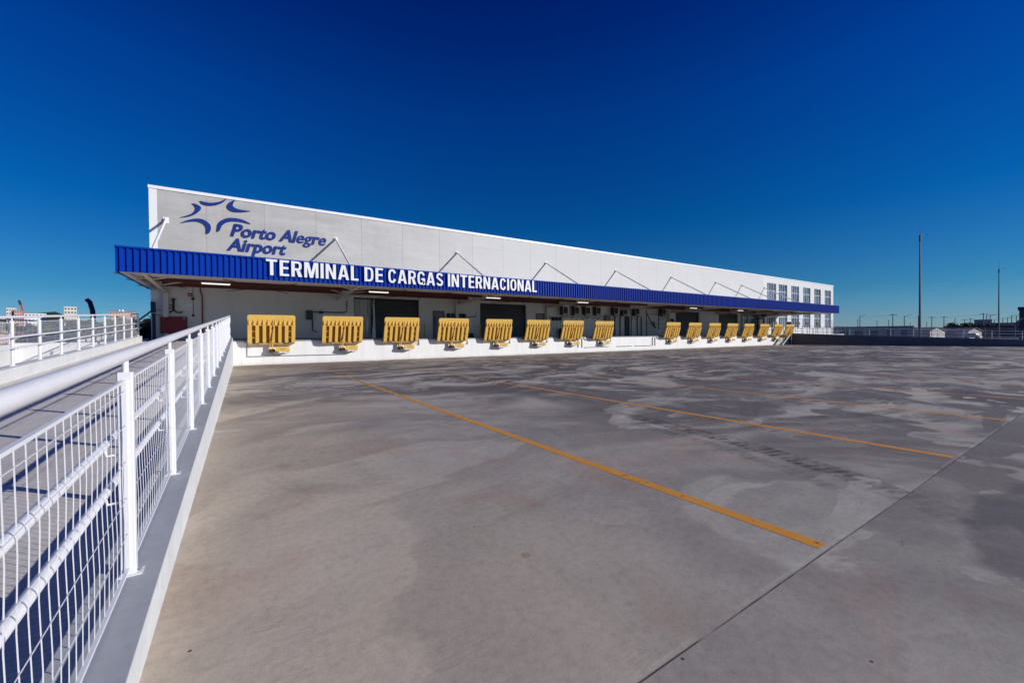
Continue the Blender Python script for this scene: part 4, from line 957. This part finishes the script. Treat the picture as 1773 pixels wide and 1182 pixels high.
for x, lb in ((11.75, 'yellow guard post right of the first shutter'), (16.6, 'yellow guard post left of the second shutter')):
    single(MB().tube([(x, W-.4, 1.3), (x, W-.4, 2.4)], .06, 12).tube([(x, W-.4, 1.3), (x, W-.4, 1.315)], .12, 12), 'guard_post', yellow, lb, 'bollard', 'yellow guard posts by the shutters')
# far end pipes
fit('fire_riser', 'thick dark red fire riser with valve at the far end of the dock', 'pipe', [('riser', MB().tube([(64.0, W-.25, 1.3), (64.0, W-.25, 3.95), (63.7, W-.25, 4.2), (62.8, W-.25, 4.25)], .11, 10), red), ('valve', MB().bbox((62.6, W-.4, 3.55), (63.9, W-.2, 3.75), .02).bbox((63.5, W-.45, 3.9), (64.4, W-.15, 4.3), .03), blackm)])
fit('vent_hook', 'white bent vent pipe beside the red fire riser', 'pipe', [('pipe', MB().tube([(65.0, W-.9, 1.3), (65.0, W-.9, 3.0), (65.3, W-.9, 3.2), (66.2, W-.9, 3.2), (66.5, W-.9, 2.95)], .1, 10), white), ('collar', MB().tube([(65.0, W-.9, 1.3), (65.0, W-.9, 1.4)], .16, 10), midgrey)])
pr = MB().tube([(65.9, 29.2, 3.0), (66.0, 29.2, 3.2)], .13, 10)
# conduits on the dock face
yd = D-.035
def cd(paths, label, r_=.017): return tb_('dock_conduit', paths, r_, midgrey, label, 'conduit')
cd([[(.25, yd, 1.22), (.25, yd, .46), (2.1, yd, .455), (5.15, yd, .43)], [(.1, yd, 1.2), (.55, yd, 1.2)]], 'grey conduit low on the white dock face between the first two levelers', .02)
cd([[(10.45-1.1, yd, 1.0), (9.55, yd, 1.0), (9.62, yd, 1.2)]], 'short hooked conduit right of the third leveler')
cd([[(23.4, yd, .42), (23.4, yd, 1.1), (23.55, yd, 1.2), (23.75, yd, 1.15)], [(23.82, yd, .41), (23.82, yd, 1.13), (24.0, yd, 1.2), (24.25, yd, 1.0)], [(24.1, yd, .41), (27.0, yd, .43)]], 'pair of hooked conduits on the dock face between seventh and eighth levelers', .028)
cd([[(32.9, yd, .38), (32.9, yd, 1.14), (33.1, yd, 1.22)], [(33.28, yd, .38), (33.28, yd, 1.14), (33.5, yd, 1.22), (33.7, yd, 1.0)], [(28.0, yd, .42), (30.0, yd, .42)], [(30.4, yd, .42), (32.7, yd, .40)]], 'pair of hooked conduits at the right of the leveler-free gap', .028)
for i, x in enumerate((9.6, 13.1, 16.6, 20.1, 27.2, 36.6, 40.2)):
    single(MB().tube([(x, yd, 1.23), (x+.02, yd, .98), (x-.06, yd, .93)], .018, 6).bbox((x-.05, yd-.03, .90), (x+.05, yd+.03, .96), .008), 'cable_hook', dkgrey,
           'small dark cable hook below the dock edge, '+['right of the third leveler', 'right of the fourth leveler', 'right of the fifth leveler', 'right of the sixth leveler', 'right of the eighth leveler', 'right of the ninth leveler', 'right of the tenth leveler'][i], 'hook', 'small hooks below the dock edge')

# ------------------------------------------------------------------ background right
def mast(x, y, h, label):
    o = empty('light_mast', (x, y, -.9), label, 'mast', 'tall light masts beyond the right wall')
    MB().tube([(0, 0, 0), (0, 0, h)], .24, 12, True, .12).build('pole', navy_grey, o)
    MB().tube([(0, 0, h-1.6), (0, 0, h-.1)], .19, 12).build('head_frame', dkgrey, o)
    MB().tube([(0, 0, h), (0, 0, h+2.6)], .03, 6).build('lightning_rod', dkgrey, o)
    MB().bar((0, 0, h-.1), (1.5, -.9, h), .06, .06).bbox((1.4, -1.05, h), (1.8, -.8, h+.12), .03).build('camera_arm', dkgrey, o)
    MB().box((-.5, -.5, 0), (.5, .5, .3)).build('foot', greyconc, o)
    return o
navy_grey = paint('mast steel', (.13, .135, .17), .5, .1, .1)
m1 = mast(137.95, 29.41, 26.0, 'taller looking light mast, left one of two beyond the right wall')
m2 = mast(230.8, 28.3, 25.3, 'slim farther light mast near the right edge of the picture')
def pole_thing(h, kind):
    o = empty('utility_pole', (0, 0, -.9))
    MB().tube([(0, 0, 0), (0, 0, h)], .19, 8, True, .13).build('pole', navy_grey, o)
    if kind == 0:
        MB().bar((-1.3, 0, h-.5), (1.3, 0, h-.5), .12, .12).build('cross_arm', dkgrey, o)
        q = MB()
        for u in (-1.15, -.5, .5, 1.15): q.tube([(u, 0, h-.44), (u, 0, h-.2)], .06, 6)
        q.build('insulator', midgrey, o)
    elif kind == 1:
        MB().tube([(0, 0, h-.3), (.9, -.9, h+.1), (1.7, -1.7, h+.15)], .06, 6).bbox((1.5, -2.0, h+.08), (2.0, -1.6, h+.22), .03).build('lamp_arm', dkgrey, o)
    else:
        MB().tube([(0, 0, h-.6), (0, 0, h-.2)], .22, 8).build('pole_cap', dkgrey, o)
    return o
protos = [pole_thing(9.9, k) for k in range(3)]
PP = [(289.1, 86.9, 2), (223.9, 66.6, 1), (317.9, 86.4, 2), (310.2, 79.1, 2), (215.0, 53.6, 0), (245.8, 57.4, 1), (409.3, 92.3, 2), (253.0, 54.4, 2), (399.2, 81.7, 2), (270.6, 53.6, 0), (272.7, 50.0, 0),
      (451.2, 78.6, 0), (324.1, 55.2, 2), (347.2, 55.4, 0), (328.4, 50.1, 0), (247.1, 34.3, 0), (277.7, 37.6, 1), (279.8, 36.8, 1), (369.6, 46.9, 1), (340.3, 40.3, 1), (343.4, 39.1, 1), (291.2, 31.9, 1), (305.8, 32.1, 1)]
ordn = ['first', 'second', 'third', 'fourth', 'fifth', 'sixth', 'seventh', 'eighth', 'ninth', 'tenth', 'eleventh', 'twelfth', 'thirteenth', 'fourteenth', 'fifteenth', 'sixteenth', 'seventeenth', 'eighteenth', 'nineteenth', 'twentieth', 'twenty-first', 'twenty-second', 'twenty-third']
used = set()
for i, (x, y, k) in enumerate(PP):
    o = protos[k] if k not in used else copy_tree(protos[k]); used.add(k); o.location = (x, y, -.9)
    o.rotation_euler = (0, 0, R([-65, -60, -70][k]+(-30 if k == 0 else 0)+rnd.uniform(-15, 15)))
    tag(o, f'{["dark wooden looking utility pole with crossarm", "thin street lamp pole with bent arm", "plain slim utility pole"][k]}, {ordn[i]} from the left on the right skyline', 'pole', 'poles on the right skyline')
# wires
def wire(a, b_, sag, label, r_=.035):
    a, b_ = Vector(a), Vector(b_); pts_ = []
    for k in range(13): t = k/12; p_ = a.lerp(b_, t); p_.z -= sag*4*t*(1-t); pts_.append(p_)
    single(MB().tube(pts_, r_, 4), 'overhead_wire', dkgrey, label, 'wire')
order = [1, 4, 5, 7, 9, 10, 15]
nm = ['second and fifth', 'fifth and sixth', 'sixth and eighth', 'eighth and tenth', 'tenth and eleventh', 'eleventh and sixteenth']
for j, (a, b_) in enumerate(zip(order, order[1:])):
    wire((PP[a][0], PP[a][1], 8.7), (PP[b_][0], PP[b_][1], 8.7), .35, 'thin overhead wire between the '+nm[j]+' skyline poles')
wire((247.1, 34.3, 8.9), (420, 16, 14.0), .5, 'thin overhead wire running right from the sixteenth skyline pole')

def gable_house(name, cx_, cy_, w_, d_, h_, rh, rot, wall, roof, label, wins_=2, cat='house', group=None, z0=-.9):
    o = empty(name, (cx_, cy_, z0), label, cat, group); o.rotation_euler = (0, 0, rot)
    q = MB().hexa([(-w_/2, -d_/2, 0), (w_/2, -d_/2, 0), (w_/2, d_/2, 0), (-w_/2, d_/2, 0), (-w_/2, -d_/2, h_), (w_/2, -d_/2, h_), (w_/2, d_/2, h_), (-w_/2, d_/2, h_)])
    for y in (-d_/2, d_/2): q.add([(-w_/2, y, h_), (w_/2, y, h_), (0, y, h_+rh)], [(0, 1, 2)])
    q.build('wall', wall, o)
    e = .35; rf = MB()
    for s_ in (-1, 1):
        a = (s_*(w_/2+e), h_-e*rh/(w_/2)+.02); b_ = (0, h_+rh+.02)
        rf.hexa([(a[0], -d_/2-e, a[1]), (b_[0], -d_/2-e, b_[1]), (b_[0], d_/2+e, b_[1]), (a[0], d_/2+e, a[1]),
                 (a[0], -d_/2-e, a[1]+.12), (b_[0], -d_/2-e, b_[1]+.12), (b_[0], d_/2+e, b_[1]+.12), (a[0], d_/2+e, a[1]+.12)])
    rf.build('roof', roof, o)
    for k in range(wins_):
        u = -w_/2+w_*(k+.5)/wins_
        MB().box((u-.5, -d_/2-.04, h_*.4), (u+.5, -d_/2-.003, h_*.78)).build('window', winm, o)
        MB().box((w_/2+.003, -d_/2+d_*(k+.5)/wins_-.5, h_*.4), (w_/2+.04, -d_/2+d_*(k+.5)/wins_+.5, h_*.78)).build('window', winm, o)
    return o
def block(name, cx_, cy_, w_, d_, h_, rot, wall, label, cols=6, rows=4, roofm=None, cat='building', z0=-.9, win=None, wf=.55):
    o = empty(name, (cx_, cy_, z0), label, cat); o.rotation_euler = (0, 0, rot)
    MB().box((-w_/2, -d_/2, 0), (w_/2, d_/2, h_)).build('wall', wall, o)
    MB().box((-w_/2-.15, -d_/2-.15, h_), (w_/2+.15, d_/2+.15, h_+.5)).build('roof', roofm or wall, o)
    for r_ in range(rows):
        z = h_*(r_+.35)/rows
        for c_ in range(cols):
            u = -w_/2+w_*(c_+.5)/cols; ww_ = w_/cols*wf/2
            MB().box((u-ww_, -d_/2-.08, z), (u+ww_, -d_/2-.003, z+h_/rows*.45)).build('window', win or winm, o)
    return o
TOCAM = lambda x, y: math.atan2(x, -y)      # unused helper for facing
def face(x, y): return math.atan2(y, x)-pi/2  # rotate a -y front towards the camera
block('warehouse', 173, 57, 34, 14, 4.0, face(173, 57)+.15, housew, 'long low grey warehouse just right of the terminal corner', 9, 1, roofg)
gable_house('gable_shed', 204, 53, 9, 30, 2.9, 1.2, face(204, 53)+1.1, housew, roofg, 'low grey roofed shed with pale gable, left one of two', 0, 'shed')
gable_house('gable_shed', 224, 47, 8, 30, 2.7, 1.1, face(224, 47)+1.1, housew, roofg, 'low grey roofed shed with pale gable, behind the tall mast', 0, 'shed')
block('grey_block', 300.8, 41.9, 5.6, 6, 7.9, face(300, 42), roofg, 'square grey block standing above the roofs near the right mast', 2, 1, roofg)
block('low_building', 247, 30, 30, 10, 4.3, face(247, 30)+.1, rooft, 'long low brownish building behind the right railing', 8, 1, paint('dark roof', (.04, .035, .03), .8))
block('flat_building', 266, 29.5, 10, 8, 5.6, face(266, 29), housew, 'flat roofed pale building with dark slab near the right edge', 3, 1, paint('slab dark', (.03, .032, .04), .8))
bb = block('dark_building', 115.4, 7.1, 9, 9, 6.0, face(115.4, 7.1), paint('dark blue wall', (.035, .045, .09), .6, .3), 'dark blue building cut by the right edge of the picture', 1, 1, paint('slab dark2', (.03, .032, .04), .8))
mq = MB(); mq.tube([(-3.3+1.6*cos(t*.42), -4.56, 3.2+1.5*sin(t*.42)) for t in range(11)], .16, 6); mq.build('mural_swirl', midgrey, bb)
for i, (x, y, s_) in enumerate(((228, 58, 1), (212, 32, 1), (232, 38, 1))):
    o = empty('parked_van', (x, y, -.78), ['tiny white van parked by the left gable shed', 'tiny pale van parked below the grey block on the right', 'tiny white van parked by the dark round tree on the right'][i], 'van', 'vans parked beyond the right wall'); o.rotation_euler = (0, 0, face(x, y)+rnd.uniform(-.6, .6))
    bdv = MB().prism([(-2.2, .35), (2.2, .35), (2.25, .9), (1.6, 1.15), (1.1, 1.9), (-2.1, 1.95), (-2.25, 1.0)], -.85, .85); bdv.build('body', white if i % 2 == 0 else steel_white, o)
    MB().prism([(1.2, 1.2), (1.52, 1.2), (1.08, 1.82), (.75, 1.82)], -.87, .87).build('window', winm, o)
    for u in (-1.4, 1.4):
        for v in (-.8, .8): MB().tube([(u, v-.1, .33), (u, v+.1, .33)], .33, 12).build('wheel', blackm, o)

# trees
def tree(x, y, h, cw, leaf, label, name='tree', trunk=.35, seed=1, n=900, z0=-.9, ls=.22):
    rr = random.Random(seed); o = empty(name, (x, y, z0), label, 'tree')
    q = MB(); q.tube([(0, 0, 0), (.1, 0, h*.35), (0, .1, h*.7)], .05*h*.35, 8, True, .03*h*.3)
    cl = []
    for k in range(16):
        a = rr.uniform(0, 2*pi); rad = cw*.36*math.sqrt(rr.random()); zz = h*rr.uniform(trunk+.10, .9); sc_ = 1-.5*abs((zz/h-.6)/.4)
        c_ = Vector((cos(a)*rad*1.3*sc_, sin(a)*rad*1.3*sc_, zz)); cl.append((c_, cw*rr.uniform(.13, .24)))
        q.tube([(0, 0, h*rr.uniform(.25, .5)), c_*.6+Vector((0, 0, c_.z*.25)), c_], .018*h*.3, 5, False, .004*h)
    q.build('trunk', bark, o)
    lf = MB(); vs = []; fs = []
    for k in range(n):
        c_, rad = cl[rr.randrange(len(cl))]
        d = Vector((rr.gauss(0, 1), rr.gauss(0, 1), rr.gauss(0, .8))).normalized()*rad*rr.uniform(.55, 1.08)
        p_ = c_+d; s_ = ls*rr.uniform(.6, 1.4)
        u = Vector((rr.gauss(0, 1), rr.gauss(0, 1), rr.gauss(0, .6))).normalized(); v = u.cross(Vector((rr.gauss(0, 1), rr.gauss(0, 1), rr.gauss(0, 1)))).normalized()
        b0 = len(vs); vs += [p_-u*s_, p_+v*s_*.55, p_+u*s_, p_-v*s_*.55]; fs.append((b0, b0+1, b0+2, b0+3))
    lf.add(vs, fs); lf.build('crown', leaf, o)
    return o
TR = [(-12.6, 80, 4.6, 5.0, leaf_d, 'dark bushy tree just left of the terminal corner, right behind the fence end'), (-9.6, 84, 5.2, 5.5, leaf_d, 'dark tree touching the left corner of the terminal'),
      (-15.4, 90, 5.0, 5.5, leaf_m, 'green tree behind the end of the left ramp fence')]
for i, (x, y, h, cw, lf_, lb) in enumerate(TR): tree(x, y, h, cw, lf_, lb, seed=i+3, n=2600, ls=.20, trunk=.05)
single(MB().box((-16.5, 62, -.9), (-8.5, 62.15, 1.15)), 'garden_wall', housew, 'low pale wall below the trees left of the terminal', 'wall')
tp = [(247, 41, 6.0, 8, leaf_d, 'dark round tree on the right skyline left of the grey block'), (252.5, 37, 6.2, 8, leaf_d, 'dark tree directly left of the grey block on the right skyline'), (258, 34.5, 5.4, 8, leaf_m, 'green tree in front of the grey block on the right skyline'),
      (226, 41, 3.6, 6, leaf_d, 'low dark bush right of the second gable shed')]
for i, (x, y, h, cw, lf_, lb) in enumerate(tp): tree(x, y, h, cw, lf_, lb, seed=i+13, n=900, ls=.5, trunk=.1)
# distant wood belts (one mass)
def belt(pts_, hmin, hmax, dep, label_unused, n, seed, ls=1.6, mat=leaf_d, z0=-.9):
    rr = random.Random(seed); vs = []; fs = []
    for k in range(n):
        t = rr.random()*(len(pts_)-1); i = int(t); f = t-i; a, b_ = pts_[i], pts_[min(i+1, len(pts_)-1)]
        x = a[0]+(b_[0]-a[0])*f+rr.gauss(0, dep); y = a[1]+(b_[1]-a[1])*f+rr.gauss(0, dep)
        hm = hmin+(hmax-hmin)*(.5+.5*sin(t*9+seed)*sin(t*3.7))*rr.uniform(.6, 1)
        p_ = Vector((x, y, z0+hm*rr.random()**.6)); s_ = ls*rr.uniform(.6, 1.4)
        u = Vector((rr.gauss(0, 1), rr.gauss(0, 1), rr.gauss(0, .6))).normalized(); v = u.cross(Vector((rr.gauss(0, 1), rr.gauss(0, 1), rr.gauss(0, 1)))).normalized()
        b0 = len(vs); vs += [p_-u*s_, p_+v*s_*.6, p_+u*s_, p_-v*s_*.6]; fs.append((b0, b0+1, b0+2, b0+3))
    o = MB().add(vs, fs).build('far_wood', mat); o['kind'] = 'stuff'; return o
belt([(230, 120), (330, 90), (420, 60), (420, 20), (380, -20)], 2.5, 5.5, 5, '', 5000, 2)
belt([(150, 75), (200, 68), (260, 55)], 1.0, 2.6, 2, '', 2500, 8, .8, leaf_m)
belt([(-190, 430), (-150, 420), (-100, 400), (-60, 330), (-14, 260), (0, 200)], 6, 15, 12, '', 9000, 4, 2.2)
belt([(-150, 120), (-90, 150), (-40, 150), (-12, 130)], 3, 6.5, 6, '', 6000, 6, 1.0)

# ------------------------------------------------------------------ background left
hill = MB(); prof = [(-420, 0), (-360, 40), (-341, 45), (-292, 49), (-264, 51), (-249, 44), (-215, 32), (-170, 24), (-110, 18), (-40, 10), (60, 0)]
vs = []; fs = []
for i, (x, h) in enumerate(prof):
    y = 1062+(x+341)*-.62
    vs += [(x*.86, y*.86, -1), (x, y, h+rnd.uniform(-1, 1)), (x*1.3, y*1.3, h*.6), (x*1.6, y*1.6, -1)]
for i in range(len(prof)-1):
    for j in range(3): a = i*4+j; fs.append((a, a+4, a+5, a+1))
struct(hill.add(vs, fs, True).build('hill', leaf_d))
block('tower_block', -162.5, 525, 5.4, 10, 29.8, face(-162, 525), towerw, 'pale tower block at the far left skyline, leftmost one', 4, 10, towerw)
block('tower_block', -158.2, 523, 4.2, 9, 27.8, face(-158, 523), housep, 'brownish lower wing beside the far left tower block', 3, 11, rooft)
block('tower_block', -114, 470, 7.0, 10, 28.8, face(-114, 470), towerw, 'slim cream tower block on the left skyline above the mesh fence', 4, 10, towerw)
tb1 = block('apartment_block', -72, 406.5, 13.8, 10, 22.6, face(-72, 406), housep, 'wide pinkish apartment block on the left skyline near the fence end', 9, 8, rooft)
block('office_block', -137.5, 485.4, 11.5, 10, 24.2, face(-137, 485), white, 'white and green office block on the left skyline', 6, 6, green_pt)
MB().tube([(-1.6, 0, 22.9), (-1.6, 0, 24.4)], .7, 10, True, .3).tube([(.2, 0, 22.9), (.2, 0, 24.6)], .8, 10, True, .3).build('water_tank', lettwhite, tb1)
cr = empty('crane', (-158.9, 535, -.9), 'red and white crane jib rising over the far left trees', 'crane')
part(MB().bar((-158.9, 535.3, 0), (-158.9, 535.3, 28), 1.4, 1.4), 'tower', paint('crane pink', (.55, .22, .2), .5), cr)
part(MB().bar((-158.9, 535.3, 27), (-161.4, 536.7, 36.5), 1.0, 1.0), 'jib', paint('crane red', (.5, .06, .04), .5), cr)
part(MB().bar((-160.6, 536.3, 33), (-161.6, 536.7, 37), 1.3, 1.3), 'jib_head', dkgrey, cr)
single(MB().tube([(-11.95, 55.7, -.9), (-11.97, 55.7, 3.5), (-12.02, 55.75, 4.3), (-12.22, 55.85, 5.1), (-12.45, 55.9, 5.35)], .19, 12), 'vent_pipe', navy, 'thick dark curved pipe rising behind the left fence', 'pipe')
# low houses beyond the retaining wall
lab = ['first', 'second', 'third', 'fourth', 'fifth', 'sixth', 'seventh', 'eighth', 'ninth', 'tenth', 'eleventh', 'twelfth']
HS = [(-30, 36, 9), (-26, 44, 8), (-34, 52, 10), (-28, 62, 9), (-22, 70, 9), (-38, 74, 11), (-46, 60, 11), (-50, 88, 12), (-30, 92, 10), (-62, 100, 14), (-44, 112, 12), (-20, 104, 10)]
for i, (x, y, s_) in enumerate(HS):
    gable_house('low_house', x, y, s_, s_*.9, 2.0+.25*(i % 3), 1.1, face(x, y)+rnd.uniform(-.5, .5), [housew, housep, towerw][i % 3], [rooft, roofg][i % 2],
                f'low {["beige", "pink", "cream"][i % 3]} {["clay tiled", "grey roofed"][i % 2]} house behind the left fences, {lab[i]} from the front', 2, 'house', 'low houses behind the left fences')
for p_ in protos: pass

S.render.engine = 'CYCLES'
S.cycles.max_bounces = 6; S.cycles.transparent_max_bounces = 8
S.render.resolution_x = 1024; S.render.resolution_y = 682
